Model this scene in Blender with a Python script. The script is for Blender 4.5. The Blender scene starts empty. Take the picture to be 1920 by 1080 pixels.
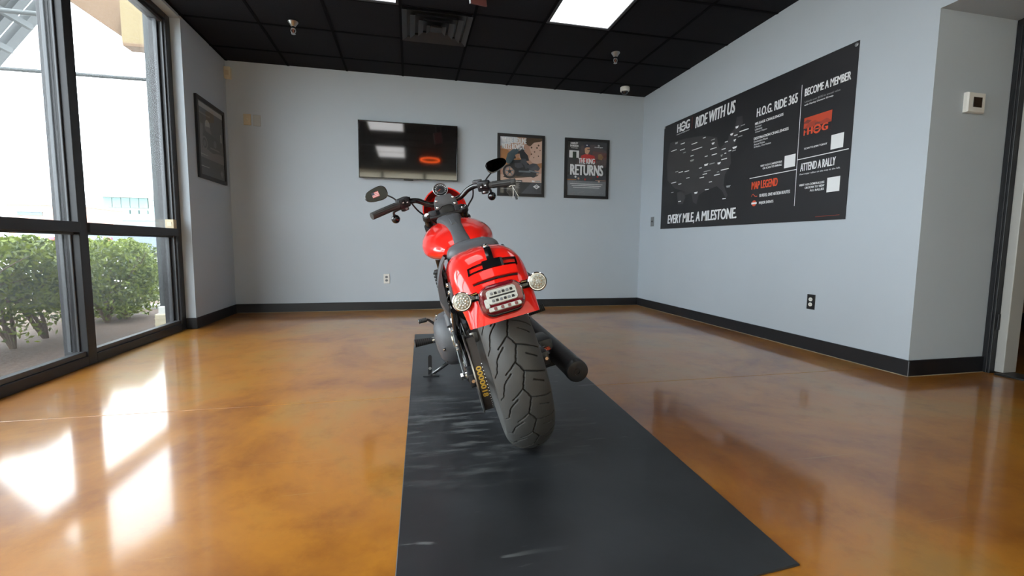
import bpy, bmesh, math, random
import numpy as np
from mathutils import Vector, Matrix
random.seed(4)
S = bpy.context.scene
COL = S.collection
PI = math.pi
R = math.radians

# ---------------------------------------------------------------- camera
cam_d = bpy.data.cameras.new('camera'); cam = bpy.data.objects.new('camera', cam_d); COL.objects.link(cam)
cam_d.sensor_width = 36; cam_d.lens = 853.03*36/1920; cam_d.clip_start = .02; cam_d.clip_end = 500
_r = Vector((0.97579125, -0.21848856, 0.00970552)); _u = Vector((0.01078873, 0.09241201, 0.9956624)); _f = Vector((0.21843775, 0.97145395, -0.09253204))
cam.matrix_world = Matrix(((_r.x, _u.x, -_f.x, 0), (_r.y, _u.y, -_f.y, 0), (_r.z, _u.z, -_f.z, .78), (0, 0, 0, 1)))
S.camera = cam

# ---------------------------------------------------------------- world, sun, exposure
W = bpy.data.worlds.new('world'); S.world = W; W.use_nodes = True
bg = W.node_tree.nodes['Background']; bg.inputs[0].default_value = (.90, .955, 1, 1); bg.inputs[1].default_value = 6.8
S.view_settings.view_transform = 'Standard'; S.view_settings.look = 'None'; S.view_settings.gamma = 1; S.view_settings.use_curve_mapping = False
S.view_settings.exposure = 0.44
sd = bpy.data.lights.new('sun', 'SUN'); sd.energy = 8; sd.angle = R(12); sd.color = (1, .97, .92)
sun = bpy.data.objects.new('sun', sd); COL.objects.link(sun); sun.rotation_euler = (R(28), R(22), 0)
LAMP = 1.25       # troffer radiance

# ---------------------------------------------------------------- room numbers (metres)
D = 5.593; XR = 2.995; XL = -1.902; H = 2.712; YC = 2.151; ZS = 2.164; XD = 3.604; YW = 4.624; XF = -1.981; ZH = 2.692; YB = -1.4; BB = .10

# ---------------------------------------------------------------- materials
def nt(m): return m.node_tree.nodes, m.node_tree.links
def mat(name, col, rough=.5, metal=0., spec=.5, coat=0., bump=0., bscale=60., var=0., vscale=6., emit=None, es=0., alpha=None):
    m = bpy.data.materials.new(name); m.use_nodes = True; N, L = nt(m); b = N['Principled BSDF']
    b.inputs['Base Color'].default_value = (*col, 1); b.inputs['Roughness'].default_value = rough; b.inputs['Metallic'].default_value = metal
    b.inputs['Specular IOR Level'].default_value = spec; b.inputs['Coat Weight'].default_value = coat; b.inputs['Coat Roughness'].default_value = .04
    if emit: b.inputs['Emission Color'].default_value = (*emit, 1); b.inputs['Emission Strength'].default_value = es
    tc = N.new('ShaderNodeTexCoord')
    nz = N.new('ShaderNodeTexNoise'); nz.inputs['Scale'].default_value = vscale; nz.inputs['Detail'].default_value = 5; L.new(tc.outputs['Object'], nz.inputs['Vector'])
    if var:
        mx = N.new('ShaderNodeMix'); mx.data_type = 'RGBA'; L.new(nz.outputs['Fac'], mx.inputs[0])
        mx.inputs[6].default_value = (*[c*(1-var) for c in col], 1); mx.inputs[7].default_value = (*[min(1, c*(1+var)) for c in col], 1); L.new(mx.outputs[2], b.inputs['Base Color'])
    if bump:
        n2 = N.new('ShaderNodeTexNoise'); n2.inputs['Scale'].default_value = bscale; n2.inputs['Detail'].default_value = 4; L.new(tc.outputs['Object'], n2.inputs['Vector'])
        bp = N.new('ShaderNodeBump'); bp.inputs['Strength'].default_value = bump; bp.inputs['Distance'].default_value = .004; L.new(n2.outputs['Fac'], bp.inputs['Height']); L.new(bp.outputs['Normal'], b.inputs['Normal'])
    return m
def ramp(N, L, src, stops):
    r = N.new('ShaderNodeValToRGB'); e = r.color_ramp.elements
    while len(e) < len(stops): e.new(.5)
    for k, (p, c) in enumerate(stops): e[k].position = p; e[k].color = (*c, 1) if len(c) == 3 else c
    L.new(src, r.inputs[0]); return r
M = {}
M['wall'] = mat('wall_paint', (.465, .520, .575), .62, bump=.25, bscale=9, var=.035, vscale=2.2, spec=.35)
M['cream'] = mat('cream_paint', (.62, .54, .42), .7)
M['black_base'] = mat('black_cove_base', (.008, .009, .012), .45, var=.2)
M['tile'] = mat('black_ceiling_tile', (.0045, .0048, .0085), .85, spec=.25, bump=.5, bscale=160)
M['grid'] = mat('black_ceiling_grid', (.003, .003, .0055), .9, spec=.1)
M['frame'] = mat('dark_bronze_aluminium', (.020, .021, .025), .42, metal=.15, var=.1)
M['frame_l'] = mat('weathered_aluminium_stop', (.075, .08, .088), .4, metal=.3)
M['black'] = mat('black_plastic', (.010, .010, .012), .42)
M['blackgloss'] = mat('black_gloss', (.006, .006, .007), .12, coat=.6)
M['satin'] = mat('black_satin_metal', (.030, .031, .034), .33, metal=.5)
M['wrinkle'] = mat('wrinkle_black', (.075, .078, .086), .42, bump=.35, bscale=500)
M['seat'] = mat('grey_black_vinyl', (.075, .079, .088), .45, bump=.2, bscale=300)
M['red'] = mat('red_gloss_paint', (.86, .012, .005), .42, coat=1., spec=.15)
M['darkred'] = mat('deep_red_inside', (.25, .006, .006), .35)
M['rubber'] = mat('rubber', (.048, .048, .046), .6, var=.12, vscale=30)
M['groove'] = mat('rubber_groove_shade', (.012, .012, .011), .8)  # darker than the tread rubber: paints the shade down in the grooves
M['chrome'] = mat('chrome', (.78, .79, .80), .12, metal=1)
M['steel'] = mat('brushed_steel', (.5, .51, .52), .3, metal=1)
M['white'] = mat('white_plastic', (.75, .74, .70), .45)
M['ivory'] = mat('ivory_plastic', (.62, .55, .40), .5)
M['tanpl'] = mat('tan_plastic', (.55, .45, .30), .5)
M['clear'] = mat('clear_lens_plastic', (.40, .39, .32), .12, coat=.6, var=.3, vscale=90)
M['redlens'] = mat('red_lens', (.14, .006, .012), .08, coat=1)
M['screen'] = mat('television_glass', (.004, .004, .005), .05, spec=.9)
M['screen'].node_tree.nodes['Principled BSDF'].inputs['IOR'].default_value = 2.0
M['greyplate'] = mat('grey_plate', (.17, .18, .19), .5)
M['doorjamb'] = mat('pale_grey_jamb', (.42, .42, .40), .4)
M['brownwall'] = mat('brown_wall', (.20, .12, .065), .6, var=.2)
M['concrete'] = mat('pale_concrete', (.42, .41, .39), .85, var=.08)
M['brick'] = mat('salmon_masonry', (.36, .22, .17), .85, var=.1, vscale=2)
M['whitewall'] = mat('white_masonry', (.5, .48, .45), .8)
M['tealglass'] = mat('teal_glass', (.15, .25, .25), .3)
M['darkglass'] = mat('dark_window_glass', (.08, .11, .12), .3)
M['stucco'] = mat('tan_stucco', (.115, .072, .042), .9, bump=.4, bscale=40, var=.08)
M['yellow'] = mat('yellow_stucco', (.16, .125, .065), .9, bump=.4, bscale=40)
M['roofsteel'] = mat('painted_roof_steel', (.018, .020, .020), .6, var=.2)
M['rafter'] = mat('blue_grey_steel', (.03, .037, .04), .55)
M['copper'] = mat('red_brown_bulb', (.22, .09, .06), .25)
M['carblue'] = mat('dark_blue_car_paint', (.035, .06, .11), .2, coat=1)
M['carsilver'] = mat('pale_car_paint', (.34, .42, .48), .25, coat=1)
M['print_w'] = mat('print_white', (.80, .82, .84), .5)
M['print_g'] = mat('print_grey', (.34, .35, .36), .5)
M['print_k'] = mat('print_black', (.016, .016, .019), .42)
M['print_map'] = mat('print_charcoal', (.045, .044, .047), .45)
M['print_o'] = mat('print_orange', (.72, .085, .03), .5)
M['print_gold'] = mat('print_gold', (.55, .33, .04), .5)
def pm(k, col, rough=.4):
    if k not in M: M[k] = mat('print_'+k, col, rough)
    return M[k]
# polished stained concrete
m = M['floor'] = bpy.data.materials.new('stained_concrete'); m.use_nodes = True; N, L = nt(m); b = N['Principled BSDF']
tc = N.new('ShaderNodeTexCoord'); mp = N.new('ShaderNodeMapping'); L.new(tc.outputs['Object'], mp.inputs[0])
n1 = N.new('ShaderNodeTexNoise'); n1.inputs['Scale'].default_value = .9; n1.inputs['Detail'].default_value = 9; n1.inputs['Roughness'].default_value = .62; n1.inputs['Distortion'].default_value = .5; L.new(mp.outputs[0], n1.inputs['Vector'])
r1 = ramp(N, L, n1.outputs['Fac'], [(.30, (.21, .070, .013)), (.42, (.31, .112, .014)), (.52, (.42, .165, .016)), (.60, (.39, .185, .030)), (.72, (.30, .17, .048))])
n2 = N.new('ShaderNodeTexNoise'); n2.inputs['Scale'].default_value = 5.5; n2.inputs['Detail'].default_value = 8; n2.inputs['Roughness'].default_value = .7; L.new(mp.outputs[0], n2.inputs['Vector'])
r2 = ramp(N, L, n2.outputs['Fac'], [(.32, (.74, .68, .60)), (.5, (1, 1, 1)), (.68, (1.0, 1.0, .96))])
mx = N.new('ShaderNodeMix'); mx.data_type = 'RGBA'; mx.blend_type = 'MULTIPLY'; mx.inputs[0].default_value = .8; L.new(r1.outputs[0], mx.inputs[6]); L.new(r2.outputs[0], mx.inputs[7])
# scratches : stretched, rotated noise
def scratch(rot, sc, thr):
    mq = N.new('ShaderNodeMapping'); mq.inputs['Rotation'].default_value = (0, 0, rot); mq.inputs['Scale'].default_value = sc; L.new(tc.outputs['Object'], mq.inputs[0])
    nn = N.new('ShaderNodeTexNoise'); nn.inputs['Scale'].default_value = 1; nn.inputs['Detail'].default_value = 3; L.new(mq.outputs[0], nn.inputs['Vector'])
    return ramp(N, L, nn.outputs['Fac'], [(thr, (0, 0, 0)), (thr+.03, (1, 1, 1))])
s1 = scratch(.5, (1.2, 60, 1), .70); s2 = scratch(-.35, (1.8, 80, 1), .71)
ad = N.new('ShaderNodeMath'); ad.operation = 'MAXIMUM'; L.new(s1.outputs[0], ad.inputs[0]); L.new(s2.outputs[0], ad.inputs[1])
mx2 = N.new('ShaderNodeMix'); mx2.data_type = 'RGBA'; sm_ = N.new('ShaderNodeMath'); sm_.operation = 'MULTIPLY'; sm_.inputs[1].default_value = .22; L.new(ad.outputs[0], sm_.inputs[0]); L.new(sm_.outputs[0], mx2.inputs[0])
L.new(mx.outputs[2], mx2.inputs[6]); mx2.inputs[7].default_value = (.55, .42, .26, 1); L.new(mx2.outputs[2], b.inputs['Base Color'])
n3 = N.new('ShaderNodeTexNoise'); n3.inputs['Scale'].default_value = 3; n3.inputs['Detail'].default_value = 6; L.new(mp.outputs[0], n3.inputs['Vector'])
mr = N.new('ShaderNodeMapRange'); mr.inputs[3].default_value = .34; mr.inputs[4].default_value = .46; L.new(n3.outputs['Fac'], mr.inputs[0])
a2 = N.new('ShaderNodeMath'); a2.operation = 'MULTIPLY_ADD'; a2.inputs[1].default_value = .25; L.new(ad.outputs[0], a2.inputs[0]); L.new(mr.outputs[0], a2.inputs[2]); L.new(a2.outputs[0], b.inputs['Roughness'])
b.inputs['Specular IOR Level'].default_value = .2; b.inputs['Coat Weight'].default_value = .9; b.inputs['Coat Roughness'].default_value = .10; b.inputs['Coat IOR'].default_value = 1.55
bp = N.new('ShaderNodeBump'); bp.inputs['Strength'].default_value = .12; bp.inputs['Distance'].default_value = .003; n4 = N.new('ShaderNodeTexNoise'); n4.inputs['Scale'].default_value = 7; n4.inputs['Detail'].default_value = 3
L.new(tc.outputs['Object'], n4.inputs['Vector']); L.new(n4.outputs['Fac'], bp.inputs['Height']); 
# black rubber mat with pale scuffs
m = M['mat'] = bpy.data.materials.new('black_rubber_mat'); m.use_nodes = True; N, L = nt(m); b = N['Principled BSDF']
tc = N.new('ShaderNodeTexCoord')
n1 = N.new('ShaderNodeTexNoise'); n1.inputs['Scale'].default_value = 2.2; n1.inputs['Detail'].default_value = 6; L.new(tc.outputs['Object'], n1.inputs['Vector'])
r1 = ramp(N, L, n1.outputs['Fac'], [(.35, (.011, .012, .014)), (.62, (.026, .028, .032))])
s1 = scratch(.05, (3.0, 30, 1), .66); s2 = scratch(1.45, (5, 26, 1), .68)
ad = N.new('ShaderNodeMath'); ad.operation = 'MAXIMUM'; L.new(s1.outputs[0], ad.inputs[0]); L.new(s2.outputs[0], ad.inputs[1])
nm = N.new('ShaderNodeTexNoise'); nm.inputs['Scale'].default_value = 1.3; L.new(tc.outputs['Object'], nm.inputs['Vector']); rm = ramp(N, L, nm.outputs['Fac'], [(.48, (0, 0, 0)), (.64, (1, 1, 1))])
mu = N.new('ShaderNodeMath'); mu.operation = 'MULTIPLY'; L.new(ad.outputs[0], mu.inputs[0]); L.new(rm.outputs[0], mu.inputs[1])
vd = N.new('ShaderNodeVectorMath'); vd.operation = 'DISTANCE'; vd.inputs[1].default_value = (.22, 1.95, 0); L.new(tc.outputs['Object'], vd.inputs[0])
mrr = N.new('ShaderNodeMapRange'); mrr.inputs[1].default_value = .15; mrr.inputs[2].default_value = .62; mrr.inputs[3].default_value = 1; mrr.inputs[4].default_value = 0; L.new(vd.outputs['Value'], mrr.inputs[0])
ns = N.new('ShaderNodeMapping'); ns.inputs['Scale'].default_value = (3.5, 17, 1); L.new(tc.outputs['Object'], ns.inputs[0]); nn5 = N.new('ShaderNodeTexNoise'); nn5.inputs['Scale'].default_value = 1; nn5.inputs['Detail'].default_value = 7; nn5.inputs['Roughness'].default_value = .7; L.new(ns.outputs[0], nn5.inputs['Vector'])
rs5 = ramp(N, L, nn5.outputs['Fac'], [(.50, (0, 0, 0)), (.64, (1, 1, 1))]); m5 = N.new('ShaderNodeMath'); m5.operation = 'MULTIPLY'; L.new(rs5.outputs[0], m5.inputs[0]); L.new(mrr.outputs[0], m5.inputs[1])
mx5 = N.new('ShaderNodeMath'); mx5.operation = 'MAXIMUM'; L.new(mu.outputs[0], mx5.inputs[0]); L.new(m5.outputs[0], mx5.inputs[1])
mu2 = N.new('ShaderNodeMath'); mu2.operation = 'MULTIPLY'; mu2.inputs[1].default_value = .6; L.new(mx5.outputs[0], mu2.inputs[0])
mx = N.new('ShaderNodeMix'); mx.data_type = 'RGBA'; L.new(mu2.outputs[0], mx.inputs[0]); L.new(r1.outputs[0], mx.inputs[6]); mx.inputs[7].default_value = (.22, .23, .23, 1); L.new(mx.outputs[2], b.inputs['Base Color'])
b.inputs['Roughness'].default_value = .36; b.inputs['Specular IOR Level'].default_value = .55
bp = N.new('ShaderNodeBump'); bp.inputs['Strength'].default_value = .25; bp.inputs['Distance'].default_value = .002; n4 = N.new('ShaderNodeTexNoise'); n4.inputs['Scale'].default_value = 14; n4.inputs['Detail'].default_value = 5
L.new(tc.outputs['Object'], n4.inputs['Vector']); L.new(n4.outputs['Fac'], bp.inputs['Height']); L.new(bp.outputs['Normal'], b.inputs['Normal'])
# window glass
def glassm(name, tint, g, dust):
    m = bpy.data.materials.new(name); m.use_nodes = True; N, L = nt(m); N.remove(N['Principled BSDF'])
    t = N.new('ShaderNodeBsdfTransparent'); t.inputs[0].default_value = (*tint, 1); gl = N.new('ShaderNodeBsdfGlossy'); gl.inputs['Roughness'].default_value = .02
    df = N.new('ShaderNodeBsdfTranslucent'); df.inputs[0].default_value = (.8, .82, .85, 1)
    lw = N.new('ShaderNodeLayerWeight'); lw.inputs[0].default_value = .5
    pw = N.new('ShaderNodeMath'); pw.operation = 'POWER'; pw.inputs[1].default_value = 5; L.new(lw.outputs['Facing'], pw.inputs[0]); pa = N.new('ShaderNodeMath'); pa.operation = 'MULTIPLY_ADD'; pa.inputs[1].default_value = .9; pa.inputs[2].default_value = g; L.new(pw.outputs[0], pa.inputs[0])
    a = N.new('ShaderNodeMixShader'); c = N.new('ShaderNodeMixShader'); L.new(pa.outputs[0], a.inputs[0]); L.new(t.outputs[0], a.inputs[1]); L.new(gl.outputs[0], a.inputs[2])
    c.inputs[0].default_value = dust; L.new(a.outputs[0], c.inputs[1]); L.new(df.outputs[0], c.inputs[2]); L.new(c.outputs[0], N['Material Output'].inputs[0]); return m
m = M['shade'] = bpy.data.materials.new('cream_fill_shade'); m.use_nodes = True; N, L = nt(m); tl = N.new('ShaderNodeBsdfTranslucent'); tl.inputs[0].default_value = (.62, .60, .54, 1); mxs = N.new('ShaderNodeMixShader'); mxs.inputs[0].default_value = .60
N['Principled BSDF'].inputs['Base Color'].default_value = (.7, .62, .45, 1); L.new(N['Principled BSDF'].outputs[0], mxs.inputs[1]); L.new(tl.outputs[0], mxs.inputs[2]); L.new(mxs.outputs[0], N['Material Output'].inputs[0])
M['glass'] = glassm('window_glass', (.95, .97, .97), .02, .012)
# light diffuser, neon
def emis(name, col, s):
    m = bpy.data.materials.new(name); m.use_nodes = True; b = m.node_tree.nodes['Principled BSDF']
    b.inputs['Base Color'].default_value = (*col, 1); b.inputs['Emission Color'].default_value = (*col, 1); b.inputs['Emission Strength'].default_value = s; return m
M['diffuser'] = emis('light_diffuser', (.93, .96, 1), LAMP); M['neon'] = emis('orange_neon', (1, .12, .02), 5)
# leaves, soil, pavement
def leafm(name, c1, c2):
    m = bpy.data.materials.new(name); m.use_nodes = True; N, L = nt(m); b = N['Principled BSDF']
    g = N.new('ShaderNodeNewGeometry'); r = ramp(N, L, g.outputs['Random Per Island'], [(0, c1), (1, c2)]); L.new(r.outputs[0], b.inputs['Base Color']); b.inputs['Roughness'].default_value = .5
    tl = N.new('ShaderNodeBsdfTranslucent'); L.new(r.outputs[0], tl.inputs[0]); mxs = N.new('ShaderNodeMixShader'); mxs.inputs[0].default_value = .25; L.new(b.outputs[0], mxs.inputs[1]); L.new(tl.outputs[0], mxs.inputs[2]); L.new(mxs.outputs[0], N['Material Output'].inputs[0]); return m
M['leaf'] = leafm('hedge_leaf', (.055, .085, .025), (.24, .30, .045))
M['bark'] = mat('shrub_bark', (.12, .085, .06), .85, var=.3, vscale=20)
M['soil'] = mat('brown_soil', (.070, .042, .028), .95, bump=1, bscale=25, var=.35, vscale=7)
# ---------------------------------------------------------------- mesh helpers
class MB:
    def __init__(s): s.v = []; s.f = []; s.mi = []
    def add(s, v, f, mi=0):
        o = len(s.v); s.v += [tuple(p) for p in v]; s.f += [tuple(i+o for i in q) for q in f]; s.mi += [mi]*len(f); return s
    def bm(s, b, mi=0, mtx=None):
        if mtx is not None: bmesh.ops.transform(b, matrix=mtx, verts=b.verts)
        b.verts.index_update(); s.add([v.co[:] for v in b.verts], [[v.index for v in f.verts] for f in b.faces], mi); b.free(); return s
    def box(s, a, c, bev=0, mi=0, mtx=None, seg=2):           # corner a, corner c
        b = bmesh.new(); bmesh.ops.create_cube(b, size=1)
        for v in b.verts: v.co = Vector([(a[k]+c[k])/2 + v.co[k]*(c[k]-a[k]) for k in range(3)])
        if bev: bmesh.ops.bevel(b, geom=b.edges[:], offset=bev, segments=seg, affect='EDGES', profile=.5)
        return s.bm(b, mi, mtx)
    def cyl(s, p, q, r0, r1=None, n=20, mi=0, caps=True):
        r1 = r0 if r1 is None else r1; p = Vector(p); q = Vector(q); d = (q-p).normalized()
        a = d.orthogonal().normalized(); b = d.cross(a); v = []
        for c, r in ((p, r0), (q, r1)):
            for k in range(n): t = 2*PI*k/n; v.append(c+a*math.cos(t)*r+b*math.sin(t)*r)
        f = [(k, (k+1) % n, n+(k+1) % n, n+k) for k in range(n)]
        if caps: f += [tuple(range(n-1, -1, -1)), tuple(range(n, 2*n))]
        return s.add(v, f, mi)
    def tube(s, pts, r, n=12, mi=0, smooth=1):
        pts = [Vector(p) for p in pts]
        if smooth and len(pts) > 2: pts = catmull(pts, 6)
        rs = r if isinstance(r, (list, tuple)) else [r]*len(pts)
        if len(rs) != len(pts): rs = list(np.interp(np.linspace(0, 1, len(pts)), np.linspace(0, 1, len(rs)), rs))
        v = []; a = None
        for i, p in enumerate(pts):
            d = (pts[min(i+1, len(pts)-1)]-pts[max(i-1, 0)]).normalized()
            a = d.orthogonal().normalized() if a is None else (a-d*a.dot(d)).normalized(); b = d.cross(a)
            for k in range(n): t = 2*PI*k/n; v.append(p+a*math.cos(t)*rs[i]+b*math.sin(t)*rs[i])
        m = len(pts); f = [(i*n+k, i*n+(k+1) % n, (i+1)*n+(k+1) % n, (i+1)*n+k) for i in range(m-1) for k in range(n)]
        f += [tuple(range(n-1, -1, -1)), tuple(range((m-1)*n, m*n))]
        return s.add(v, f, mi)
    def loft(s, rings, mi=0, caps=True, closed=True):
        n = len(rings[0]); v = [p for r in rings for p in r]; m = len(rings); K = n if closed else n-1
        f = [(i*n+k, i*n+(k+1) % n, (i+1)*n+(k+1) % n, (i+1)*n+k) for i in range(m-1) for k in range(K)]
        if caps and closed: f += [tuple(range(n-1, -1, -1)), tuple(range((m-1)*n, m*n))]
        return s.add(v, f, mi)
    def lathe(s, c, axis, prof, n=32, mi=0, close=False):    # prof: (distance along axis, radius)
        c = Vector(c); d = Vector(axis).normalized(); a = d.orthogonal().normalized(); b = d.cross(a)
        rings = [[c+d*h+(a*math.cos(2*PI*k/n)+b*math.sin(2*PI*k/n))*max(r, 1e-5) for k in range(n)] for h, r in prof]
        if close: rings.append(rings[0])
        return s.loft(rings, mi, caps=False)
    def prism(s, pts, ax, lo, hi, mi=0, bev=0):              # polygon in the plane normal to axis ax, extruded lo..hi
        def P(p, h):
            return {0: (h, p[0], p[1]), 1: (p[0], h, p[1]), 2: (p[0], p[1], h)}[ax]
        b = bmesh.new(); vs = [b.verts.new(P(p, lo)) for p in pts]; f = b.faces.new(vs); e = bmesh.ops.extrude_face_region(b, geom=[f])
        dv = Vector(P((0, 0), hi))-Vector(P((0, 0), lo))
        for g in e['geom']:
            if isinstance(g, bmesh.types.BMVert): g.co += dv
        if bev:
            bmesh.ops.bevel(b, geom=[x for x in b.edges], offset=bev, segments=2, affect='EDGES', profile=.5)
        bmesh.ops.recalc_face_normals(b, faces=b.faces); return s.bm(b, mi)
    def build(s, name, mats, parent=None, smooth=False, angle=35):
        me = bpy.data.meshes.new(name); me.from_pydata(s.v, [], s.f); mats = mats if isinstance(mats, (list, tuple)) else [mats]
        for m in mats: me.materials.append(M[m] if isinstance(m, str) else m)
        if len(mats) > 1: me.polygons.foreach_set('material_index', s.mi)
        b = bmesh.new(); b.from_mesh(me); bmesh.ops.recalc_face_normals(b, faces=b.faces) if len(s.f) < 40000 else None; b.to_mesh(me); b.free()
        if smooth:
            me.polygons.foreach_set('use_smooth', [True]*len(me.polygons))
            me.set_sharp_from_angle(angle=R(angle))
        me.update(); o = bpy.data.objects.new(name, me); COL.objects.link(o)
        if parent: o.parent = parent
        return o
def catmull(P, n):
    out = []; Q = [P[0]]+list(P)+[P[-1]]
    for i in range(len(P)-1):
        a, b, c, d = Q[i:i+4]
        for k in range(n):
            t = k/n; out.append(.5*((2*b)+(c-a)*t+(2*a-5*b+4*c-d)*t*t+(3*b-a-3*c+d)*t**3))
    out.append(P[-1]); return out
def tag(o, label=None, cat=None, group=None, kind=None):
    if label: o['label'] = label
    if cat: o['category'] = cat
    if group: o['group'] = group
    if kind: o['kind'] = kind
    return o
def empty(name, loc=(0, 0, 0)):
    o = bpy.data.objects.new(name, None); COL.objects.link(o); o.location = loc; o.empty_display_size = .1; return o
def thing(name, label, cat, loc=(0, 0, 0), group=None): return tag(empty(name, loc), label, cat, group)
def struct(o, label=None): o['kind'] = 'structure'; o['label'] = label or o.name.replace('_', ' '); return o
def rel(o, root):   # mesh written in world coordinates, child of a root standing elsewhere (no rotation)
    o.data.transform(Matrix.Translation(-Vector(root.location))); return o
_txt = {}
def text_mesh(t, bold=.0):
    c = bpy.data.curves.new('t', 'FONT'); c.body = t; c.offset = bold; c.resolution_u = 3; c.fill_mode = 'FRONT'
    o = bpy.data.objects.new('t', c); COL.objects.link(o); dg = bpy.context.evaluated_depsgraph_get(); me = bpy.data.meshes.new_from_object(o.evaluated_get(dg))
    v = np.array([x.co[:] for x in me.vertices]); f = [tuple(p.vertices) for p in me.polygons]
    bpy.data.objects.remove(o); bpy.data.curves.remove(c); bpy.data.meshes.remove(me)
    mn, mxx = v.min(0), v.max(0); v[:, :2] = (v[:, :2]-mn[:2])/(mxx[:2]-mn[:2]); return v[:, :2], f
class Flat:      # flat printed artwork on a plane; P(u, v, height) -> world point
    def __init__(s, P): s.P = P; s.mb = MB(); s.mats = []
    def m(s, k):
        if k not in s.mats: s.mats.append(k)
        return s.mats.index(k)
    def poly(s, pts, k, h=.0004): s.mb.add([s.P(u, v, h) for u, v in pts], [tuple(range(len(pts)))], s.m(k)); return s
    def rect(s, u0, v0, u1, v1, k, h=.0004): return s.poly([(u0, v0), (u1, v0), (u1, v1), (u0, v1)], k, h)
    def disc(s, u, v, ru, k, h=.0004, rv=None, n=20): rv = rv or ru; return s.poly([(u+ru*math.cos(2*PI*i/n), v+rv*math.sin(2*PI*i/n)) for i in range(n)], k, h)
    def ring(s, u, v, ro, ri, k, h=.0004, a0=0, a1=2*PI, n=24):
        for i in range(n):
            t0 = a0+(a1-a0)*i/n; t1 = a0+(a1-a0)*(i+1)/n
            s.poly([(u+ri*math.cos(t0), v+ri*math.sin(t0)), (u+ro*math.cos(t0), v+ro*math.sin(t0)), (u+ro*math.cos(t1), v+ro*math.sin(t1)), (u+ri*math.cos(t1), v+ri*math.sin(t1))], k, h)
        return s
    def line(s, a, b, w, k, h=.0004):
        d = Vector((b[0]-a[0], b[1]-a[1])); n = Vector((-d.y, d.x)).normalized()*w/2
        return s.poly([(a[0]-n.x, a[1]-n.y), (b[0]-n.x, b[1]-n.y), (b[0]+n.x, b[1]+n.y), (a[0]+n.x, a[1]+n.y)], k, h)
    def text(s, t, u0, v0, u1, v1, k, h=.0008, bold=.02, slant=0.):
        v, f = text_mesh(t, .008); w = (u1-u0)/max(1, len(t))*min(bold*1.5, .085)      # heavier strokes: copies shifted sideways
        for q, dx in enumerate((-w, 0, w) if bold >= .03 else (0,)): s.mb.add([s.P(u0+w+(u1-u0-2*w)*x+dx+slant*(v1-v0)*y, v0+(v1-v0)*y, h+.00005*q) for x, y in v], f, s.m(k))
        return s
    def build(s, name, parent=None, label=None):
        me = bpy.data.meshes.new(name); me.from_pydata(s.mb.v, [], s.mb.f)
        for k in s.mats: me.materials.append(M[k])
        me.polygons.foreach_set('material_index', s.mb.mi); me.update(); o = bpy.data.objects.new(name, me); COL.objects.link(o)
        if parent: o.parent = parent; rel(o, parent)
        if label: o['label'] = label
        return o

# ---------------------------------------------------------------- room shell
fl = struct(MB().box((-2.12, YB-.1, -.25), (6.6, D+.2, -.012)).build('floor', 'floor'), 'polished orange brown stained concrete floor')
for (x0, x1, y0, y1) in [(-2.08, 3.70, 2.342, D+.1), (-2.08, 3.70, YB-.05, 2.338), (3.7015, 6.5, -1, 5)]:
    MB().box((x0, y0, -.02), (x1, y1, 0), .0015).build('concrete_slab', 'floor', fl)
wb = struct(MB().box((XL-.21, D, -.02), (XR+.2, D+.15, H+.3)).build('wall_back', 'wall'), 'pale blue grey back wall')
wl = struct(MB().box((XL-.21, YW, -.02), (XL, D+.01, H+.3)).build('wall_left', 'wall'), 'pale blue grey left wall beside the window')
MB().box((XL-.21, YB, ZH), (XL, YW, H+.3)).build('header', 'wall', wl)
MB().box((XL-.21, YB-.15, -.02), (XL, YB, H+.3)).build('pier', 'wall', wl)
wr = struct(MB().box((XR, YC, -.02), (XR+.16, D+.01, H+.3)).build('wall_right', 'wall'), 'pale blue grey right wall with the banner')
MB().box((XR, YB-.1, ZS), (XR+.16, YC, H+.3)).build('header', 'wall', wr)
wrt = struct(MB().box((XR+.16, YC, -.02), (XD+.12, YC+.16, ZS+.3)).build('wall_return', 'wall'), 'short return wall with the thermostat')
MB().box((XR+.16, YB, ZS), (XD+.12, YC, ZS+.1)).build('soffit', 'wall', wrt)
wf = struct(MB().box((XL-.21, YB-.15, -.02), (-1.85, YB, H+.3)).build('wall_front', 'cream'), 'cream wall behind the viewer')
for a, c in [((3.4, YB-.15, -.02), (XD+.1, YB, H+.3)), ((-1.85, YB-.15, -.02), (3.4, YB, .75)), ((-1.85, YB-.15, 2.66), (3.4, YB, H+.3))]: MB().box(a, c).build('wall_section', 'cream', wf)
w6 = struct(empty('window_6'), 'unseen window with a cream shade, added behind the viewer for fill light')  # unseen window added to light the room from behind the viewer
MB().box((-1.85, YB-.09, .75), (3.4, YB-.085, 2.66)).build('fill_shade', 'shade', w6)
for x in (-1.85, -.7, .38, 1.5, 2.6, 3.35): MB().box((x, YB-.12, .75), (x+.05, YB-.03, 2.66)).build('mullion', 'frame', w6)
wd = struct(MB().box((XD, YB, -.02), (XD+.12, .95, ZS+.1)).build('wall_doorway', 'wall'), 'wall beside the dark doorway')
# next room seen through the doorway
wo = struct(MB().box((6.3, -1.2, -.02), (6.45, 5.2, 3)).build('wall_far', 'brownwall'), 'brown wall of the next room')
for a, c in [((XD+.12, 5.0, 0), (6.4, 5.15, 3)), ((XD+.12, -1.2, 0), (6.4, -1.05, 3)), ((XD+.1, -1.2, 2.7), (6.4, 5.1, 2.8)), ((XD, YC+.16, 0), (XD+.12, 5.1, 3)), ((XD, -1.2, ZS+.09), (XD+.12, YC+.2, 2.75))]:
    MB().box(a, c).build('side', 'brownwall', wo)
MB().box((6.28, -1.1, 0), (6.3, 5, .13)).build('skirting', 'black_base', wo)
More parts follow.
